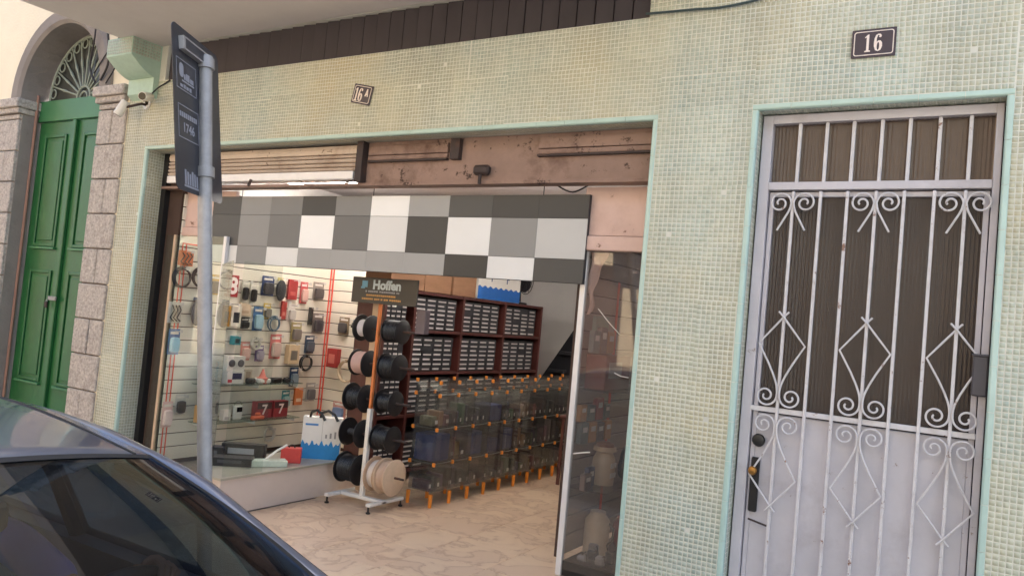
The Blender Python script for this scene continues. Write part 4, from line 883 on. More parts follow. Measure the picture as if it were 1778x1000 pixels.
t = thing('blue_carton', 'white carton with blue wave print on top of the cabinet', 'box', (CX - .15, 2.9, 1.971))
MB().bbox(CX - .31, CX - .02, 2.49, 3.32, 1.971, 2.38, .004).build('carton', 'white', t)
wv = [(2.492 + .826 * k / 30, 2.10 + .012 * math.sin(k * 1.7)) for k in range(31)]
MB().prism([(2.492, 1.974), (3.318, 1.974)] + wv[::-1], CX - .0195, CX - .018, 'X').build('wave_print', cmat((30, 100, 180)), t)
for y in (2.75, 3.05): link('lettering', place_flat(text_mesh('F', .13, .0006, .002), (CX - .0185, y, 2.20), (0, 1, 0), (0, 0, 1)), cmat((60, 90, 130)), t)
t = thing('desk_fan', 'black desk fan standing at the deep end of the cabinet', 'fan', (CX - .14, 3.55, 1.971))
MB().lathe([(0, .10), (.02, .10), (.03, .03), (.20, .018)], (CX - .14, 3.5, 1.9715), 'Z', 20).build('base', 'black', t, smooth=True)
m_ = MB()
for k in range(5): m_.torus((CX - .12, 3.60, 2.26), .03 + .035 * k, .004, 'X', 26, 5)
for k in range(12):
    a = k * math.pi / 6; m_.tube([(CX - .12, 3.60, 2.26), (CX - .12, 3.60 + .17 * math.cos(a), 2.26 + .17 * math.sin(a))], .003, 5)
m_.build('guard', 'black', t); MB().lathe([(0, .05), (.05, .05), (.07, .02)], (CX - .20, 3.60, 2.26), 'X', 16).build('motor', 'black', t)
MB().lathe([(0, .15), (.004, .15)], (CX - .14, 3.60, 2.26), 'X', 20).build('blade', 'charcoal', t)
MB().tube([(CX - .14, 3.5, 2.15), (CX - .15, 3.57, 2.24)], .012, 8).build('neck', 'black', t)
# dark stair flight at the back
t = thing('stair_flight', 'dark stair flight against the pale back wall', 'stairs', (-3.9, 4.8, FLOOR))
MB().prism([(-4.75, .9), (-4.35, .9), (-3.2, 2.95), (-3.45, 2.95)], 4.5, 5.15, 'Y').build('stringer', cmat((30, 30, 36), .8), t)
for k in range(9): MB().bbox(-4.62 + k * .135, -4.40 + k * .135, 4.42, 4.50, .98 + k * .225, 1.02 + k * .225, .004).build('tread', cmat((40, 40, 46), .8), t)
MB().box(-4.7, -2.4, 4.45, 5.15, FLOOR, .95).build('stair_base', cmat((36, 36, 42), .8), t)
# stool
t = thing('wooden_stool', 'dark brown wooden stool beside the clear bins', 'stool', (-3.22, 2.75, FLOOR))
for a, b in ((-3.33, 2.65), (-3.33, 2.92), (-3.09, 2.65), (-3.09, 2.92)): MB().tube([(a, b, FLOOR + .0005), (a * .97 - .0966, b * .97 + .083, FLOOR + .62)], [.018, .014], 8).build('leg', 'redwood', t)
for z in (.2, .38): MB().tube([(-3.32, 2.66, FLOOR + z), (-3.10, 2.66, FLOOR + z)], .010, 6).tube([(-3.32, 2.91, FLOOR + z), (-3.10, 2.91, FLOOR + z)], .010, 6).build('stretcher', 'redwood', t)
MB().bbox(-3.36, -3.06, 2.62, 2.95, FLOOR + .62, FLOOR + .65, .01).build('seat', 'redwood', t)

# ================================================================== CLEAR BINS WITH ORANGE CORNERS
BY0, BP = .955, .2505; NBN = 11; BX0, BX1 = -3.785, -3.555; LV = [.405, .632, .900, 1.163]
tw = .003
def bin_shell(h):
    m_ = MB(); d = BX1 - BX0; l_ = BP - .004
    for a in ((0, d, 0, tw, 0, h), (0, d, l_ - tw, l_, 0, h), (0, tw, tw, l_ - tw, 0, h), (d - tw, d, tw, l_ - tw, 0, h), (tw, d - tw, tw, l_ - tw, 0, tw)): m_.box(*a)
    me = m_.mesh('clear_shell'); me.materials.append(M['acrylic']); return me
def conn_mesh():
    me = MB().bbox(-.011, .011, -.011, .011, -.015, .015, .004).mesh('corner_connector'); me.materials.append(M['orange']); return me
def leg_mesh():
    m_ = MB().tube([(0, 0, 0), (0, 0, .10)], [.014, .017], 10); me = m_.mesh('leg'); me.materials.append(M['orange']); return me
def frame_mesh():
    d = BX1 - BX0; l_ = BP - .004; m_ = MB()
    for a, b in (((0, 0), (d, 0)), ((d, 0), (d, l_)), ((d, l_), (0, l_)), ((0, l_), (0, 0))): m_.tube([(a[0], a[1], 0), (b[0], b[1], 0)], .004, 5)
    me = m_.mesh('rim'); me.materials.append(cmat((70, 74, 72), .3)); return me
cme, lme, fme = conn_mesh(), leg_mesh(), frame_mesh()
lvn = ['bottom', 'second', 'top']; ordn = ['nearest', 'second', 'third', 'fourth', 'fifth', 'sixth', 'seventh', 'eighth', 'ninth', 'tenth', 'deepest']
for i in range(3):
    h = LV[i + 1] - LV[i] - .004; sme = bin_shell(h)
    for j in range(NBN):
        y = BY0 + j * BP
        t = thing('clear_bin', 'clear plastic bin with orange corners, %s row, %s from the street' % (lvn[i], ordn[j]) if j not in (0, 10) else 'clear plastic bin with orange corners, %s row, %s one' % (lvn[i], ordn[j]), 'storage bin', (BX0, y, LV[i]), 'clear bins stacked in a row')
        def put(n_, me, x, yy, z): o = bpy.data.objects.new(n_, me); COL.objects.link(o); o.parent = t; o.location = (x, yy, z); return o
        put('clear_shell', sme, 0, .002, .002); put('rim', fme, 0, .002, h - .002)
        for a in (.006, BX1 - BX0 - .006):
            for b in ((.006, BP - .006) if j == NBN - 1 else (.006,)):
                put('corner_connector', cme, a + (.008 if a > .1 else -.008), b - .008, h - .008)
                if i == 0: put('leg', lme, a, b, FLOOR - LV[0] + .0005)
lid = thing('bin_lid', 'clear shallow tray with orange corners lying on the top bins', 'tray', (BX0, BY0, 1.165))
for (a, b, c_, d_) in ((BX0, BX1, BY0, BY0 + .004), (BX0, BX1, BY0 + NBN * BP - .004, BY0 + NBN * BP), (BX0, BX0 + .004, BY0 + .005, BY0 + NBN * BP - .005), (BX1 - .004, BX1, BY0 + .005, BY0 + NBN * BP - .005)): MB().box(a, b, c_, d_, 1.166, 1.25).build('tray_side', 'acrylic', lid)
for j in range(NBN + 1):
    for x in (BX0, BX1): o = link('corner_connector', cme, None, lid); o.location = (x, BY0 + j * BP, 1.252)
# goods inside the bins
crr = random.Random(4); used = {}
pal = [('dark blue', (34, 56, 108)), ('black', (34, 34, 38)), ('charcoal', (66, 64, 68)), ('dark teal', (52, 64, 68)), ('grey', (128, 124, 120)), ('brown', (116, 84, 66))]
for i in range(3):
    for j in range(NBN):
        k = 0 if (i == 1 and j in (0, 2, 3, 4)) or (i == 2 and j in (3,)) else (1 if (i, j) == (0, 1) else crr.randrange(1, 6))
        nm, c_ = pal[k]; y = BY0 + j * BP; hh = (LV[i + 1] - LV[i]) * crr.uniform(.35, .8); z = LV[i] + .0055
        t = thing('boxed_goods', '%s packed goods inside the %s bin of the %s row' % (nm, ordn[j], lvn[i]), 'goods', (-3.67, y + .12, z), 'goods inside the clear bins')
        x0, x1 = BX0 + .02, BX1 - crr.uniform(.02, .05)
        if k == 0:
            for a in (.012, .125): MB().bbox(x0, x1, y + a, y + a + .105, z, z + hh, .003).build('carton', cmat(c_), t)
        else:
            n_ = crr.randint(3, 5)
            for q in range(n_):
                a = .015 + q * .22 / n_; MB().box(x1 + .0005, x1 + .0012, y + a + .006, y + a + .12 / n_, z + .02, z + .05).build('label', 'label', t) if q % 2 == 0 else None; MB().bbox(x0 + crr.uniform(0, .03), x1 - crr.uniform(0, .06), y + a, y + a + .2 / n_, z, z + hh * crr.uniform(.5, 1), .006).build('item', cmat(tuple(max(0, min(255, v_ + crr.randint(-14, 22))) for v_ in c_)), t)
# right showcase goods
t = thing('water_jug', 'cream and white jug in the right showcase', 'jug', (-2.0, .62, .80)); MB().lathe([(0, .07), (.12, .075), (.16, .07), (.2, .05), (.21, .075), (.235, .07)], (-2.0, .62, .8085), 'Z', 24).build('body', cmat((196, 176, 150)), t, smooth=True); MB().lathe([(0, .06), (.02, .055), (.03, .03)], (-2.0, .62, 1.0445), 'Z', 20).build('lid', cmat((150, 110, 86)), t, smooth=True)
for k in range(2): MB().box(-1.93, -1.926, .57, .65, .86 + k * .06, .89 + k * .06).build('label_band', 'white', t)
t = thing('headphones_box', 'black round headphones in the right showcase', 'headphones', (-1.93, .78, .80)); MB().lathe([(0, .07), (.03, .085), (.05, .07)], (-1.95, .80, .905), 'X', 24).build('cup', 'black', t, smooth=True); MB().torus((-1.92, .80, .95), .09, .012, 'X', 20, 6, 0, math.pi).build('band', 'black', t, smooth=True)
t = thing('coffee_flask', 'cream flask on the floor of the right showcase', 'flask', (-2.0, .60, .38)); MB().lathe([(0, .08), (.2, .08), (.24, .05), (.26, .05)], (-2.0, .60, .382), 'Z', 22).build('body', cmat((206, 190, 166)), t, smooth=True); MB().tube([(-1.93, .60, .44), (-1.89, .60, .48), (-1.89, .60, .55), (-1.93, .60, .58)], .008, 6).build('handle', 'black', t)
t = thing('red_speaker', 'red and black round speaker in the right showcase', 'speaker', (-1.9, .82, .38)); MB().lathe([(0, .09), (.02, .11), (.10, .11), (.12, .09)], (-1.96, .84, .492), 'X', 24).build('body', cmat((150, 34, 44)), t, smooth=True); MB().lathe([(0, .08), (.008, .03)], (-1.839, .84, .492), 'X', 20).build('cone', 'black', t)
for k in range(7):
    y = .37 + (k % 4) * .08; x = -1.98 + (k // 4) * .12 + (k % 2) * .03
    t = thing('adapter_lump', 'small %s gadget on the black base of the right showcase, %s from the glass' % (('silver', 'black')[k % 2], ('first', 'second', 'third', 'fourth', 'fifth', 'sixth', 'seventh')[k]), 'gadget', (x, y, .38), 'small gadgets at the foot of the right showcase')
    MB().bbox(x - .03, x + .03, y - .025, y + .025, .3815, .42 + .02 * (k % 3), .012).build('body', 'pole' if k % 2 == 0 else 'black', t); MB().tube([(x, y, .42), (x + .03, y - .02, .45), (x + .05, y - .03, .39)], .004, 5).build('lead', 'black', t)
t = thing('monitor_box', 'dark red cardboard box on the upper shelf of the right showcase', 'box', (-2.0, .6, 1.408)); MB().bbox(-2.09, -1.95, .42, .80, 1.4085, 1.62, .004).build('carton', cmat((110, 56, 52)), t); MB().box(-1.9495, -1.948, .46, .66, 1.48, 1.58).build('print', cmat((140, 130, 130)), t)
k = 0; rq = random.Random(12)
for (zz, y0, cnt) in ((1.63, .40, 3), (1.409, .84, 1), (1.20, .42, 4), (.809, .34, 2), (1.06, .46, 4)):
    for q in range(cnt):
        y = y0 + q * .12; w_ = rq.uniform(.08, .11); h_ = rq.uniform(.09, .16); c_ = rq.choice([(150, 60, 56), (70, 76, 96), (196, 186, 172), (96, 84, 80), (176, 130, 84), (110, 122, 118)]); hang = zz in (1.20, 1.06)
        nm = {(150, 60, 56): 'red', (70, 76, 96): 'blue grey', (196, 186, 172): 'cream', (96, 84, 80): 'brown grey', (176, 130, 84): 'tan', (110, 122, 118): 'grey green'}[c_]
        xx = -2.108 if hang else rq.uniform(-2.08, -2.0)
        t = thing('stock_pack', '%s pack %s in right showcase, %s of its row' % (nm, 'hanging on the slats' if zz == 1.20 else 'hanging low on the slats' if hang else 'on the red box' if zz == 1.63 else 'on the upper glass shelf' if zz > 1.3 else 'on the lower glass shelf', ('first', 'second', 'third', 'fourth')[q]), 'pack', (xx, y, zz), 'stock in the right showcase')
        MB().bbox(xx, xx + .035, y - w_ / 2, y + w_ / 2, zz + .0005, zz + h_, .003).build('carton', cmat(c_), t); MB().box(xx + .0352, xx + .036, y - w_ * .3, y + w_ * .3, zz + h_ * .55, zz + h_ * .8).build('print', cmat((206, 200, 192)), t)
t = thing('display_pack', 'greenish display pack hanging in the right showcase', 'pack', (-2.1, .6, 1.7)); MB().bbox(-2.108, -2.08, .50, .70, 1.68, 1.86, .004).build('carton', cmat((120, 146, 132)), t)

# ================================================================== NEIGHBOURING HOUSE WITH STONE ARCH
nh = thing('stone_arch_house', 'cream house with granite pilasters and a stone arch over green doors', 'house', (-8, 0, WALK))
AX, AR, AZ = -7.595, .675, 3.53; JL, JR = AX - AR, AX + AR; n = 24
arc = [(AX + AR * math.cos(math.pi * k / n), AZ + AR * math.sin(math.pi * k / n)) for k in range(n + 1)]     # right to left
ww = MB(); ww.box(-12, JL - .5, 0, .4, WALK, 8); ww.box(JR + .40, -6.49, .0, .4, WALK, 8)
top = 8
for a, b in zip(arc[:-1], arc[1:]):
    ww.quad((a[0], 0, a[1]), (b[0], 0, b[1]), (b[0], 0, top), (a[0], 0, top)); ww.quad((a[0], 0, a[1]), (b[0], 0, b[1]), (b[0], .4, b[1]), (a[0], .4, a[1]))
ww.box(JL - .5, JL, 0, .4, AZ, 8).box(JR, JR + .40, 0, .4, AZ, 8)
ww.build('wall', 'stucco', nh)
MB().box(JL - .5, JL, .012, .4, WALK, AZ).build('jamb', 'concrete', nh); MB().box(JR, JR + .41, .012, .4, WALK, AZ).build('jamb', 'mortar', nh)
ring = MB(); prof = [(AR - .002, .30), (AR - .002, -.03), (AR + .03, -.055), (AR + .13, -.055), (AR + .155, -.03), (AR + .155, .01)]
pts = [[(AX + r * math.cos(math.pi * k / n), y, AZ + r * math.sin(math.pi * k / n)) for r, y in prof] for k in range(n + 1)]
for a, b in zip(pts[:-1], pts[1:]):
    for k in range(len(prof) - 1): ring.quad(a[k], a[k + 1], b[k + 1], b[k])
ring.build('arch_moulding', 'concrete', nh, smooth=True)
for (a, b) in ((JL - .52, JL + .03), (JR - .04, JR + .43)):
    bevel(MB().box(a, b, -.07, .25, 3.44, 3.53).build('impost', 'granite', nh), .012); bevel(MB().box(a + .015, b - .015, -.045, .2, 3.385, 3.438).build('impost', 'granite', nh), .01)
z = 3.38; k = 0; hs = .31
for side, (a, b) in enumerate(((JR + .005, -6.492), (JL - .50, JL - .003))):
    z = 3.38; first = .055 + .31 * 0; k = 0
    tops = [3.38, 3.325, 3.01, 2.70, 2.39, 2.08, 1.77, 1.46, 1.15, .84, .53, WALK]
    for zi in range(len(tops) - 1):
        z1, z0 = tops[zi] - .005, tops[zi + 1] + .005
        cuts = [a, b] if (zi % 2 == side or zi == 0) else [a, (a + b) / 2 + random.uniform(-.02, .02), b]
        if side == 1 and len(cuts) == 3: cuts[1] = a + .3
        for p, q in zip(cuts[:-1], cuts[1:]):
            o = MB().bbox(p + .005, q - .005, -.022 + random.uniform(-.004, .004), .12, z0, z1, .007).build('granite_block', 'granite', nh)
# doors
dr = MB().box(JL + .003, JR - .003, .16, .22, 3.335, 3.545).build('door_beam', 'greenlight', nh); bevel(dr, .006)
gd = MB()
for (a, b, s) in ((JL + .012, AX - .012, 0), (AX + .012, JR - .012, 1)):
    lf = MB().box(a, b, .185, .225, FLOOR, 3.33).build('door_leaf', 'green', nh); bevel(lf, .006)
    for (z0, z1) in ((2.09, 3.20), (.78, 1.86)):
        p, q = a + .13, b - .13
        for r_ in ((p, p + .03, z0, z1), (q - .03, q, z0, z1), (p + .03, q - .03, z0, z0 + .03), (p + .03, q - .03, z1 - .03, z1)): bevel(MB().box(r_[0], r_[1], .168, .184, r_[2], r_[3]).build('panel_moulding', 'green', lf), .006)
        bevel(MB().box(p + .06, q - .06, .172, .184, z0 + .06, z1 - .06).build('raised_panel', 'green', lf), .008)
        MB().bbox(p - .02, q + .02, .150, .184, z0 - .028, z0 - .004, .004).build('panel_ledge', 'greenlight', lf)
MB().bbox(AX - .03, AX + .03, .150, .186, FLOOR, 3.33, .006).build('meeting_stile', 'green', nh)
pk = thing('padlock', 'grey padlock and hasp on the green double doors', 'padlock', (AX - .03, .13, 1.55)); MB().bbox(AX - .07, AX + .06, .128, .146, 1.575, 1.615, .004).build('hasp', 'pole', pk); MB().bbox(AX - .085, AX - .045, .108, .13, 1.50, 1.56, .008).build('body', 'darksteel', pk); MB().torus((AX - .065, .119, 1.56), .016, .004, 'Y', 12, 5, 0, math.pi).build('shackle', 'pole', pk)
tag(MB().tube([(JL + .02, .13, FLOOR), (JL + .02, .13, 3.60)], .014, 8).build('door_pipe', cmat((150, 112, 96))), 'thin brownish pipe running up the left edge of the green doors', 'pipe')
# fanlight
fp = [(AX + (AR - .02) * math.cos(math.pi * k / 24), AZ + .02 + (AR - .03) * math.sin(math.pi * k / 24)) for k in range(25)]
MB().prism(fp, .235, .245, 'Y').build('fanlight_glass', 'fanglass', nh)
for k in range(1, 12):
    a = math.pi * k / 12; c_, s_ = math.cos(a), math.sin(a)
    P = [(AX + r * c_, .215, AZ + .03 + r * s_) for r in (.12, .3, .36, .42, .60)]
    MB().tube(P, [.010, .009, .016, .009, .008], 6).build('fanlight_ray', 'white_iron', nh)
MB().torus((AX, .212, AZ + .03), .11, .012, 'Y', 20, 6, 0, math.pi).torus((AX, .212, AZ + .03), .06, .009, 'Y', 16, 6, 0, math.pi).build('fanlight_hub', 'white_iron', nh, smooth=True)
MB().torus((AX, .212, AZ + .03), .60, .012, 'Y', 30, 6, 0, math.pi).build('fanlight_rim', 'white_iron', nh, smooth=True)
for k in range(12):
    a = math.pi * (k + .5) / 12; MB().torus((AX + .545 * math.cos(a), .212, AZ + .03 + .545 * math.sin(a)), .045, .007, 'Y', 12, 5).build('fanlight_scallop', 'white_iron', nh, smooth=True)

# ================================================================== CAMERAS, CABLES
def cctv(label, base, body0, body1):
    t = thing('security_camera', label, 'security camera', base, 'security cameras on the pilaster')
    b0, b1 = Vector(body0), Vector(body1); d = (b1 - b0).normalized()
    MB().tube([Vector(base), Vector(base) + Vector((0, -.05, 0)), (b0 + b1) / 2], .011, 8).build('bracket', 'darksteel', t, smooth=True)
    MB().lathe([(0, .04), (-.014, .036)], base, 'Y', 18).build('mount', 'white', t)
    MB().tube([b0, b0 + d * .01, b1 - d * .012, b1], [.03, .038, .038, .036], 18).build('housing', 'white', t, smooth=True)
    MB().tube([b1 - d * .01, b1 + d * .002], [.031, .031], 18).build('lens', 'lens', t)
    return t
cctv('white bullet camera on the pilaster pointing down the street', (-6.22, -.006, 3.33), (-6.34, -.12, 3.34), (-6.385, -.16, 3.215))
cctv('white bullet camera on the pilaster showing its black lens', (-6.20, -.006, 3.36), (-6.10, -.06, 3.375), (-6.03, -.18, 3.345))
wire([(-6.12, -.05, 3.40), (-6.06, -.03, 3.46), (-6.0, -.01, 3.50), (-5.92, -.02, 3.52)], .006, 'short black cable leading from the security cameras to the louvres')
wire([(-6.75, -.1, 4.5), (-6.78, -.1, 4.1), (-6.74, -.08, 3.75), (-6.85, -.07, 3.58)], .010, 'thick black cable hanging in front of the stone arch')
wire([(-6.50, -.1, 4.3), (-6.55, -.1, 3.95), (-6.62, -.08, 3.70), (-6.78, -.06, 3.55)], .006, 'thin black cable hanging beside the stone arch')
wire([(-6.98, -.06, 3.66), (-6.75, -.07, 3.86), (-6.5, -.08, 3.98), (-6.35, -.05, 3.82)], .006, 'black cable looping up from the arch to the balcony')
wire([(-7.02, -.08, 4.35), (-6.98, -.09, 4.0), (-7.02, -.08, 3.72), (-6.93, -.07, 3.57)], .008, 'black cable sagging across the right half of the fanlight')
wire([(-1.70, -.02, 3.548), (-1.45, -.022, 3.537), (-1.25, -.02, 3.53), (-1.02, -.02, 3.56), (-.6, -.02, 3.68), (.2, -.02, 3.86)], .0065, 'dark teal cable running across the tiles at the top', mat_=cmat((52, 70, 74)))

# ================================================================== STREET SIGN
sp = thing('street_sign', 'galvanised leaning pole with a black sign plate seen from behind', 'street sign', (-2.45, -1.97, WALK))
PT, PB = Vector((-2.80, -1.97, 2.735)), Vector((-2.385, -1.97, WALK))
pd = (PT - PB).normalized()
MB().tube([PB, PB + (PT - PB) * .5, PT], .0275, 20).build('pole', 'pole', sp, smooth=True)
MB().tube([PT - pd * .01, PT + pd * .012], [.034, .030], 18).build('cap', 'pole', sp)
nrA, farA = Vector((-2.615, -2.165, 0)), Vector((-2.818, -1.794, 0))
dirp = (farA - nrA).normalized(); plw = (farA - nrA).length
upv = (pd - dirp * pd.dot(dirp)).normalized(); nrm_ = dirp.cross(upv)
org = Vector((-2.62, -2.165, EYE + .383))
def on_plate(u, v_, off=0.0): return org + dirp * u + upv * v_ + nrm_ * off
PH = .645
def rr2(w_, h_, r):
    P = []
    for cx_, cy_, a0 in ((w_ - r, h_ - r, 0), (r, h_ - r, 90), (r, r, 180), (w_ - r, r, 270)):
        for k in range(5): a = R(a0 + k * 22.5); P.append((cx_ + r * math.cos(a), cy_ + r * math.sin(a)))
    return P
SG = 1.0 if nrm_.dot(Vector((0, -4, EYE)) - org) > 0 else -1.0
def plate_flat(splines, ex, off):
    me = curve_mesh('p', splines, ex)
    mm = Matrix(((dirp.x, upv.x, nrm_.x, org.x + nrm_.x * off), (dirp.y, upv.y, nrm_.y, org.y + nrm_.y * off), (dirp.z, upv.z, nrm_.z, org.z + nrm_.z * off), (0, 0, 0, 1))); me.transform(mm); return me
link('sign_plate', plate_flat([rr2(plw, PH, .03)], .0015, 0), 'signback', sp)
def rect(a, b, c_, d_): return [(a, c_), (b, c_), (b, d_), (a, d_)]
def pr(splines):
    splines = [[(u - .028, v_) for u, v_ in sp_] for sp_ in splines]
    link('print', plate_flat(splines, .0003, SG * .0022), 'signprint', sp)
def frame_(a, b, c_, d_, w_=.003): pr([rect(a, b, c_, d_), rect(a + w_, b - w_, c_ + w_, d_ - w_)])
frame_(.055, .225, .395, .515); pr([rr2(.028, .06, .010)]) if False else None
pr([[(p + .080, q + .445) for p, q in rr2(.035, .055, .014)], rect(.118, .130, .440, .462), rect(.134, .165, .440, .468), rect(.170, .200, .440, .458), rect(.10, .205, .430, .436)])
pr([rect(.085, .105, .405, .417), rect(.112, .13, .405, .42), rect(.136, .155, .405, .418), rect(.162, .18, .404, .42)])
frame_(.06, .235, .205, .335)
pr([rect(.072 + k * .017, .084 + k * .017, .288, .308) for k in range(9)])
def plate_text(txt, size, u, v_, sx=1.0):
    me = text_mesh(txt, size, .0003, .001, sx); me.transform(Matrix(((dirp.x * 1, upv.x, nrm_.x, 0), (dirp.y, upv.y, nrm_.y, 0), (dirp.z, upv.z, nrm_.z, 0), (0, 0, 0, 1))))
    p = on_plate(u, v_, SG * .0022); me.transform(Matrix.Translation(p)); link('lettering', me, 'signprint', sp)
plate_text('1746', .05, .119, .248)
pr([rect(.10 + k * .020, .114 + k * .020, .028, .085 - .006 * (k % 3)) for k in range(6)]); pr([rect(.095, .225, .018, .026)])
pr([rr2(.008, .008, .003)]) if False else None
def bar_on(u0, u1, v_, hh, off): 
    m_ = MB(); a = [on_plate(u0, v_ - hh, off), on_plate(u1, v_ - hh, off), on_plate(u1, v_ + hh, off), on_plate(u0, v_ + hh, off)]; b = [p + nrm_ * SG * .022 for p in a]
    i = 0; m_.v = [tuple(p) for p in a + b]; m_.f = [(0, 1, 2, 3), (7, 6, 5, 4), (0, 4, 5, 1), (1, 5, 6, 2), (2, 6, 7, 3), (3, 7, 4, 0)]; return m_
bar_on(.05, plw - .10, .575, .026, SG * .003).build('bracket', 'pole', sp); bar_on(.065, plw - .15, .575, .019, SG * .0035).build('bracket_slot', 'signback', sp)
for v_ in (.575, .115):
    c_ = PB + pd * ((on_plate(0, v_) - PB).dot(pd) / 1.0)
    MB().tube([c_ - pd * .022, c_ + pd * .022], .036, 18).build('clamp', 'pole', sp, smooth=True)
    tgt = on_plate(plw * .72, v_, SG * .004); MB().tube([c_, tgt], .014, 8).build('clamp_bolt', 'pole', sp)

# ================================================================== PARKED CAR (x forward, y towards the building)
CO = Vector((-2.36, -3.19, -.01))
car = thing('parked_car', 'dark blue grey car with tinted windscreen in the left foreground', 'car', CO, None, R(.6))
def cr(pts, m_=8):
    P = [Vector(p) for p in pts]; out = []
    for k in range(len(P) - 1):
        p0, p1, p2, p3 = P[max(k - 1, 0)], P[k], P[k + 1], P[min(k + 2, len(P) - 1)]
        for q in range(m_):
            t = q / m_; out.append(.5 * ((2 * p1) + (-p0 + p2) * t + (2 * p0 - 5 * p1 + 4 * p2 - p3) * t * t + (-p0 + 3 * p1 - 3 * p2 + p3) * t ** 3))
    out.append(P[-1]); return out
def sec(x, w_, zt, cr_, cab=False):
    if cab: top_ = [(0, .27), (w_ * .82, .28), (w_ * .89, .905), (w_ * .965, .915)]
    else: top_ = [(0, zt + cr_), (w_ * .6, zt + cr_ * .7), (w_ * .89, zt), (w_ * .965, zt - .03)]
    h_ = top_ + [(w_, (zt if not cab else .93) - .20), (w_ * .995, .40), (w_ * .95, .24), (0, .19)]
    full = [(x, -a, b) for a, b in h_] ; full2 = [(x, a, b) for a, b in h_[::-1]]
    return full + full2[1:-1]
stn = [sec(2.13, .55, .60, .02), sec(2.09, .70, .67, .03), sec(1.95, .81, .74, .04), sec(1.7, .86, .81, .05), sec(1.42, .875, .88, .05), sec(1.27, .88, .915, .04), sec(1.22, .88, 0, 0, True), sec(.4, .885, 0, 0, True), sec(-.6, .885, 0, 0, True), sec(-1.35, .875, 0, 0, True), sec(-1.40, .872, .95, .03), sec(-1.7, .86, .97, .03), sec(-2.0, .83, .93, .03), sec(-2.15, .72, .82, .02)]
b = MB(); n_ = len(stn[0])
for s_ in stn: b.v += s_
for k in range(len(stn) - 1):
    for j in range(n_):
        q = k * n_ + j; q2 = k * n_ + (j + 1) % n_; b.f.append((q, q2, q2 + n_, q + n_))
b.f.append(tuple(range(n_))); b.f.append(tuple(range((len(stn) - 1) * n_, len(stn) * n_)))
body = b.build('body', 'carpaint', car, smooth=True)
rail = lambda s: cr([(1.24, s * .775, .92), (.90, s * .685, 1.09), (.41, s * .565, 1.330), (.0, s * .575, 1.377), (-.45, s * .57, 1.380), (-1.0, s * .545, 1.345), (-1.42, s * .63, 1.12), (-1.68, s * .70, .96)])
def low(p):
    k = max(0, min(1, (p.z - 1.26) / .09)); return p - Vector((0, 0, .034 * k))
def wtop(v_): y = (v_ * 2 - 1) * .535; return Vector((.455 + .075 * (1 - (y / .535) ** 2), y, 1.338 + .052 * (1 - (y / .535) ** 2)))
def wbase(v_): y = (v_ * 2 - 1) * .735; return Vector((1.255 + .13 * (1 - (y / .735) ** 2), y, .925 + .02 * (1 - (y / .735) ** 2)))
def wind(u, v_): p = wbase(v_).lerp(wtop(v_), u); return p + Vector((.02, 0, .035)) * math.sin(u * math.pi)
MB().sheet(wind, 14, 18).build('windscreen', 'carglass', car, smooth=True)
MB().sheet(lambda u, v_: wind(.975 + .022 * u, .02 + .96 * v_) + Vector((.001, 0, .002)), 2, 18).build('windscreen_band', 'rubber', car, smooth=True)
for s in (0, 1): MB().sheet(lambda u, v_: wind(u, (.004 + .014 * v_) if s == 0 else (.996 - .014 * v_)) + Vector((.001, 0, .002)), 14, 2).build('windscreen_band', 'rubber', car, smooth=True)
def rtop(v_): y = (v_ * 2 - 1) * .52; return Vector((-1.02 - .06 * (1 - (y / .52) ** 2), y, 1.352 + .05 * (1 - (y / .52) ** 2)))
def roof(u, v_):
    p = wtop(v_).lerp(rtop(v_), u); c_ = math.sin(u * math.pi); w_ = 1 - (2 * v_ - 1) ** 2
    p.z += .050 * c_ + .012 * w_ * c_; p.y *= 1 + .035 * c_; return p
rf = MB().sheet(roof, 24, 20).build('roof', 'carpaint', car, smooth=True); md = rf.modifiers.new('thick', 'SOLIDIFY'); md.thickness = .012; md.offset = -1
for v0 in (.055, .945): MB().tube([roof(k / 20, v0) + Vector((0, 0, -.001)) for k in range(21)], .0055, 6).build('roof_ditch_seal', 'rubber', car, smooth=True)
hl = MB().sheet(lambda u, v_: roof(u, v_) - Vector((0, 0, .022)), 12, 10).build('headliner', cmat((120, 118, 116), .9), car, smooth=True)
def rbase(v_): y = (v_ * 2 - 1) * .66; return Vector((-1.62 - .06 * (1 - (y / .66) ** 2), y, .985))
MB().sheet(lambda u, v_: rbase(v_).lerp(rtop(v_), u) + Vector((-.02, 0, .03)) * math.sin(u * math.pi), 8, 12).build('rear_window', 'carglass', car, smooth=True)
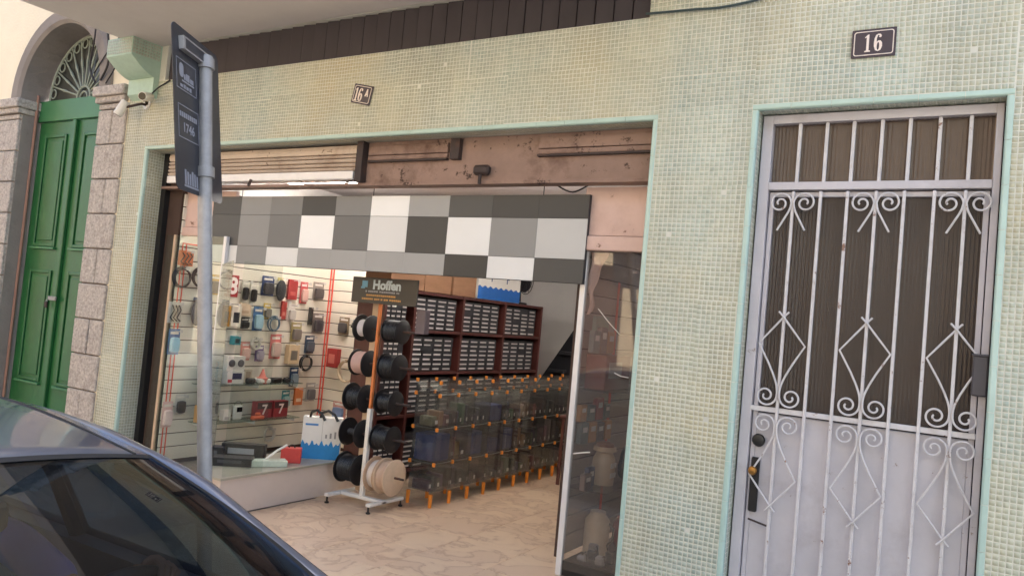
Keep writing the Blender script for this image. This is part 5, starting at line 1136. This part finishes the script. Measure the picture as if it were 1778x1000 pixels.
for s in (-1, 1):
    rl = [low(p) for p in rail(s)]
    MB().tube(rl, [.040 - .008 * (k / len(rl)) for k in range(len(rl))], 12).build('pillar_rail', 'carpaint', car, smooth=True)
    off = Vector((-.012, s * .036, .012)); MB().tube([p + off for p in rl], .009, 6).build('window_seal', 'rubber', car, smooth=True)
    off = Vector((-.02, s * .050, .0)); MB().tube([p + off for p in rl], .006, 6).build('drip_trim', 'chrome', car, smooth=True)
    off = Vector((-.012, -s * .034, -.014)); MB().tube([p + off for p in rl[:18]], .022, 8).build('inner_trim', 'dash', car, smooth=True)
    def side(u, v_, s=s, rl=rl):
        i = 3 + u * (len(rl) - 7); k = int(i); f_ = i - k; p = rl[k].lerp(rl[min(k + 1, len(rl) - 1)], f_); q = Vector((p.x, s * .835, .918)); return q.lerp(p + Vector((0, s * .02, 0)), v_) + Vector((0, s * .015 * math.sin(v_ * math.pi), 0))
    MB().sheet(lambda u, v_: side(.0 + u * .52, v_), 14, 6).build('front_side_window', 'carglass', car, smooth=True)
    MB().sheet(lambda u, v_: side(.545 + u * .45, v_), 10, 6).build('rear_side_window', 'carglass', car, smooth=True)
    MB().tube([side(.532, 0), side(.532, .5), side(.532, 1)], [.035, .03, .028], 8).build('door_pillar', 'rubber', car, smooth=True)
    MB().tube([(1.25, s * .845, .915), (.3, s * .85, .922), (-.6, s * .85, .925), (-1.5, s * .83, .935)], .012, 6).build('belt_trim', 'chrome', car)
    m_ = MB(); m_.bbox(1.0, 1.12, s * .93 - .08, s * .93 + .08, .86, .97, .03); m_.build('wing_mirror', 'carpaint', car)
    MB().bbox(1.93, 2.08, s * .62 - .13, s * .62 + .13, .60, .71, .03).build('headlight', clear_mat('lamp_lens', (.8, .85, .9), .1, .02, .3, (.6, .62, .65)), car)
    for x in (1.38, -1.28):
        w_ = MB().lathe([(-.10, .2), (-.10, .30), (-.07, .315), (.06, .315), (.09, .30), (.092, .2)], (x, s * .80, .317), 'Y', 28).build('wheel', 'rubber', car, smooth=True)
        MB().lathe([(s * .093 if s > 0 else -.093, .19), (s * .10, .10), (s * .095, .03)], (x, s * .80, .317), 'Y', 20).build('rim', 'pole', w_, smooth=True)
# interior
MB().prism([(1.30, .60), (1.30, .91), (1.10, .925), (.86, .90), (.80, .80), (.84, .60)], -.74, .74, 'Y').build('dashboard', 'dash', car)
MB().prism([(.84, .905), (.78, .945), (.88, .965), (1.02, .93)], .16, .50, 'Y').build('instrument_hood', 'dash', car)
for y in (-.36, .36):
    s_ = MB().bbox(-.42, .12, y - .25, y + .25, .36, .52, .06).build('seat_cushion', 'seat', car)
    MB().prism([(-.30, .48), (-.16, .48), (-.30, 1.02), (-.42, 1.04)], y - .23, y + .23, 'Y').build('seat_back', 'seat', car)
    MB().bbox(-.47, -.36, y - .13, y + .13, 1.08, 1.25, .04).build('headrest', 'seat', car)
MB().bbox(-1.25, -.8, -.66, .66, .36, .52, .06).build('rear_seat_cushion', 'seat', car); MB().prism([(-1.28, .48), (-1.14, .48), (-1.36, 1.0), (-1.46, 1.0)], -.66, .66, 'Y').build('rear_seat_back', 'seat', car)
MB().box(-1.66, -1.37, -.66, .66, .955, .965).build('parcel_shelf', 'dash', car)
mr = MB(); mr.bbox(.555, .58, -.12, .12, 1.235, 1.30, .012); mr.tube([(.57, 0, 1.29), (.53, 0, 1.37)], .01, 6); mr.build('rear_view_mirror', 'rubber', car)
orn = MB().tube([(.585, .02, 1.235), (.588, .02, 1.14)], .002, 5); orn.torus((.588, .02, 1.125), .016, .004, 'X', 16, 6); orn.build('mirror_ornament', cmat((160, 166, 172), .3), car)
swc = Vector((.62, .33, .965)); sw_n = Vector((-.88, 0, .47)).normalized(); sx_ = Vector((0, 1, 0)); sy_ = sw_n.cross(sx_).normalized()
if sy_.z < 0: sy_ = -sy_
swp = lambda a, r=.185: swc + sx_ * math.cos(a) * r + sy_ * math.sin(a) * r
wh = MB().tube([swp(2 * math.pi * k / 32) for k in range(33)], .015, 10); wh.tube([swp(0), swp(math.pi)], .016, 6); wh.tube([swc, swp(-math.pi / 2)], .016, 6)
wh.tube([swc - sw_n * .02, swc + sw_n * .02], .06, 14); wh.tube([swc, swc - sw_n * .25], .03, 8); wh.build('steering_wheel', 'black', car, smooth=True)

# ================================================================== DRIVER
wc = lambda p: Vector(p) + CO          # car space -> place (car is turned by under a degree)
drv = thing('person', 'driver in a blue T-shirt holding the steering wheel of the dark car', 'person', wc((-.1, .33, .52)))
def skin_obj(name, verts, edges, root, material, parent, sub=2):
    me = bpy.data.meshes.new(name); bm = bmesh.new(); sl = bm.verts.layers.skin.verify()
    vs = []
    for (p, r) in verts:
        v_ = bm.verts.new(wc(p)); rr_ = r if isinstance(r, tuple) else (r, r); v_[sl].radius = rr_; vs.append(v_)
    for a, b in edges: bm.edges.new((vs[a], vs[b]))
    vs[root][sl].use_root = True; bm.to_mesh(me); bm.free()
    o = link(name, me, material, parent); md = o.modifiers.new('skin', 'SKIN'); md.use_smooth_shade = True
    s_ = o.modifiers.new('sub', 'SUBSURF'); s_.levels = sub; s_.render_levels = sub; return o
lw = swp(math.radians(58)); rw = swp(math.radians(150))
SHL, ELL, WRL = Vector((-.14, .50, 1.0)), Vector((.16, .585, .855)), lw + Vector((-.085, .03, -.035))
SHR, ELR, WRR = Vector((-.14, .16, 1.0)), Vector((.16, .085, .845)), rw + Vector((-.085, -.03, -.035))
V = [((-.08, .33, .56), (.15, .11)), ((-.14, .33, .72), (.135, .10)), ((-.17, .33, .90), (.15, .105)), ((-.16, .33, 1.01), (.08, .07)), ((-.14, .33, 1.08), .052), ((-.115, .33, 1.14), .06), ((-.105, .33, 1.21), (.076, .088)), ((-.105, .33, 1.275), (.07, .08)),
     (SHL, .058), (SHL.lerp(ELL, .5), .047), (ELL, .038), (ELL.lerp(WRL, .35), .039), (WRL, .024), (SHR, .058), (SHR.lerp(ELR, .5), .047), (ELR, .038), (ELR.lerp(WRR, .35), .039), (WRR, .024),
     ((.05, .43, .58), .085), ((.38, .46, .62), .062), ((.50, .46, .45), .055), ((.66, .46, .30), .04), ((.05, .23, .58), .085), ((.38, .20, .62), .062), ((.50, .20, .45), .055), ((.66, .20, .30), .04)]
Ed = [(0, 1), (1, 2), (2, 3), (3, 4), (4, 5), (5, 6), (6, 7), (3, 8), (8, 9), (9, 10), (10, 11), (11, 12), (3, 13), (13, 14), (14, 15), (15, 16), (16, 17), (0, 18), (18, 19), (19, 20), (20, 21), (0, 22), (22, 23), (23, 24), (24, 25)]
skin_obj('body', V, Ed, 0, 'skin', drv)
SV = [((-.08, .33, .56), (.165, .125)), ((-.14, .33, .72), (.15, .115)), ((-.17, .33, .90), (.165, .12)), ((-.16, .33, 1.015), (.095, .082)), (SHL, .070), (SHL.lerp(ELL, .55), .060), (SHL.lerp(ELL, .8), .060), (SHR, .070), (SHR.lerp(ELR, .55), .060), (SHR.lerp(ELR, .8), .060)]
skin_obj('t_shirt', SV, [(0, 1), (1, 2), (2, 3), (3, 4), (4, 5), (5, 6), (3, 7), (7, 8), (8, 9)], 0, 'shirt', drv)
skin_obj('trousers', [((-.08, .33, .55), (.16, .12)), ((.05, .43, .58), .098), ((.38, .46, .62), .074), ((.50, .46, .45), .066), ((.64, .46, .32), .055), ((.05, .23, .58), .098), ((.38, .20, .62), .074), ((.50, .20, .45), .066), ((.64, .20, .32), .055)], [(0, 1), (1, 2), (2, 3), (3, 4), (0, 5), (5, 6), (6, 7), (7, 8)], 0, cmat((40, 44, 56), .9), drv)
hd = wc((-.105, .33, 1.245))
bm = bmesh.new(); bmesh.ops.create_uvsphere(bm, u_segments=20, v_segments=14, radius=1)
for v_ in bm.verts: p = v_.co; v_.co = hd + Vector((p.x * .105 - .012, p.y * .083, p.z * .098 + .018))
bmesh.ops.delete(bm, geom=[v_ for v_ in bm.verts if v_.co.z < hd.z - .035 or (v_.co.x > hd.x + .045 and v_.co.z < hd.z + .065)], context='VERTS')
MB().addbm(bm).build('hair', 'hair', drv, smooth=True)
MB().tube([hd + Vector((.085, 0, .02)), hd + Vector((.105, 0, -.022)), hd + Vector((.088, 0, -.03))], [.008, .015, .010], 8).build('nose', 'skin', drv, smooth=True)
for s in (-1, 1):
    MB().tube([hd + Vector((0, s * .078, .02)), hd + Vector((-.008, s * .09, 0)), hd + Vector((-.002, s * .08, -.03))], [.010, .014, .008], 8).build('ear', 'skin', drv, smooth=True)
    MB().lathe([(0, .004), (.004, .012), (.010, .008), (.012, .001)], hd + Vector((.076, s * .032, .014)), 'X', 12).build('eye', 'lens', drv, smooth=True)
    MB().tube([hd + Vector((.083, s * .015, .034)), hd + Vector((.082, s * .048, .032))], .004, 6).build('eyebrow', 'hair', drv)
MB().tube([hd + Vector((.078, -.024, -.058)), hd + Vector((.086, 0, -.057)), hd + Vector((.078, .024, -.058))], .006, 6).build('mouth', cmat((120, 66, 58)), drv, smooth=True)
for (ang, wr, s) in ((58, WRL, 1), (150, WRR, -1)):
    h_ = MB(); a0 = R(ang)
    palm = swp(a0, .185) - sw_n * -.028
    P0 = wc(wr); PC = wc(palm); h_.tube([P0, P0.lerp(PC, .5), PC], [.026, .034, .030], 10)
    for k in range(4):
        a = a0 + (k - 1.5) * .105; rr_ = [.0095, .0092, .0088, .0078][k]
        c_ = swp(a); outd = (swp(a, .22) - c_).normalized()
        h_.tube([wc(c_ + sw_n * .026), wc(c_ + outd * .024 + sw_n * .014), wc(c_ + outd * .026 - sw_n * .008), wc(c_ + outd * .008 - sw_n * .024), wc(c_ - outd * .012 - sw_n * .020)], [rr_, rr_, rr_ * .95, rr_ * .9, rr_ * .8], 8)
    a = a0 + s * .32; c_ = swp(a); outd = (swp(a, .22) - c_).normalized()
    h_.tube([PC, wc(swp(a0 + s * .18) + sw_n * .030 - outd * .018), wc(c_ + sw_n * .026 - outd * .010)], [.014, .012, .009], 8)
    h_.build('hand', 'skin', drv, smooth=True)

# ================================================================== ADDED STREET FRONTS (unseen behind the viewer, coloured to bounce light onto the tiles)
def bounce_front(label, x0, nbay, material):
    ob = thing('bounce_front', label, 'building', (x0, -9, .15), 'added street fronts for bounce light'); fr = MB(); xs = [x0 + 2.4 * k for k in range(nbay)]
    for x in xs:
        fr.box(x, x + 1.4, -9.4, -9, .15, 7.2); fr.box(x + 1.4, x + 2.4, -9.4, -9, 3.0, 3.9); fr.box(x + 1.4, x + 2.4, -9.4, -9, 6.2, 7.2)
    fr.build('wall', material, ob)
    for x in xs:
        o = link('door_shutter', me_sh, None, ob); o.location = (x + 1.4, 0, .15); o = link('window', me_wi, None, ob); o.location = (x + 1.4, 0, 3.9)
    MB().box(x0, x0 + 2.4 * nbay, -9.6, -8.75, 7.2, 7.5).build('cornice', 'stucco', ob)
me_sh = MB().box(0, 1, -9.25, -9.2, 0, 2.85).mesh('door_shutter'); me_sh.materials.append(cmat((92, 60, 46), .6)); me_wi = MB().box(0, 1, -9.25, -9.2, 0, 2.3).mesh('window'); me_wi.materials.append(cmat((70, 74, 80), .2))
bounce_front('added ochre street front across the road for warm bounce light, facing the shop', -22.6, 9, 'ochre')
bounce_front('added pale green grey street front for bounce light, facing the iron door', -.99, 8, 'palehouse')
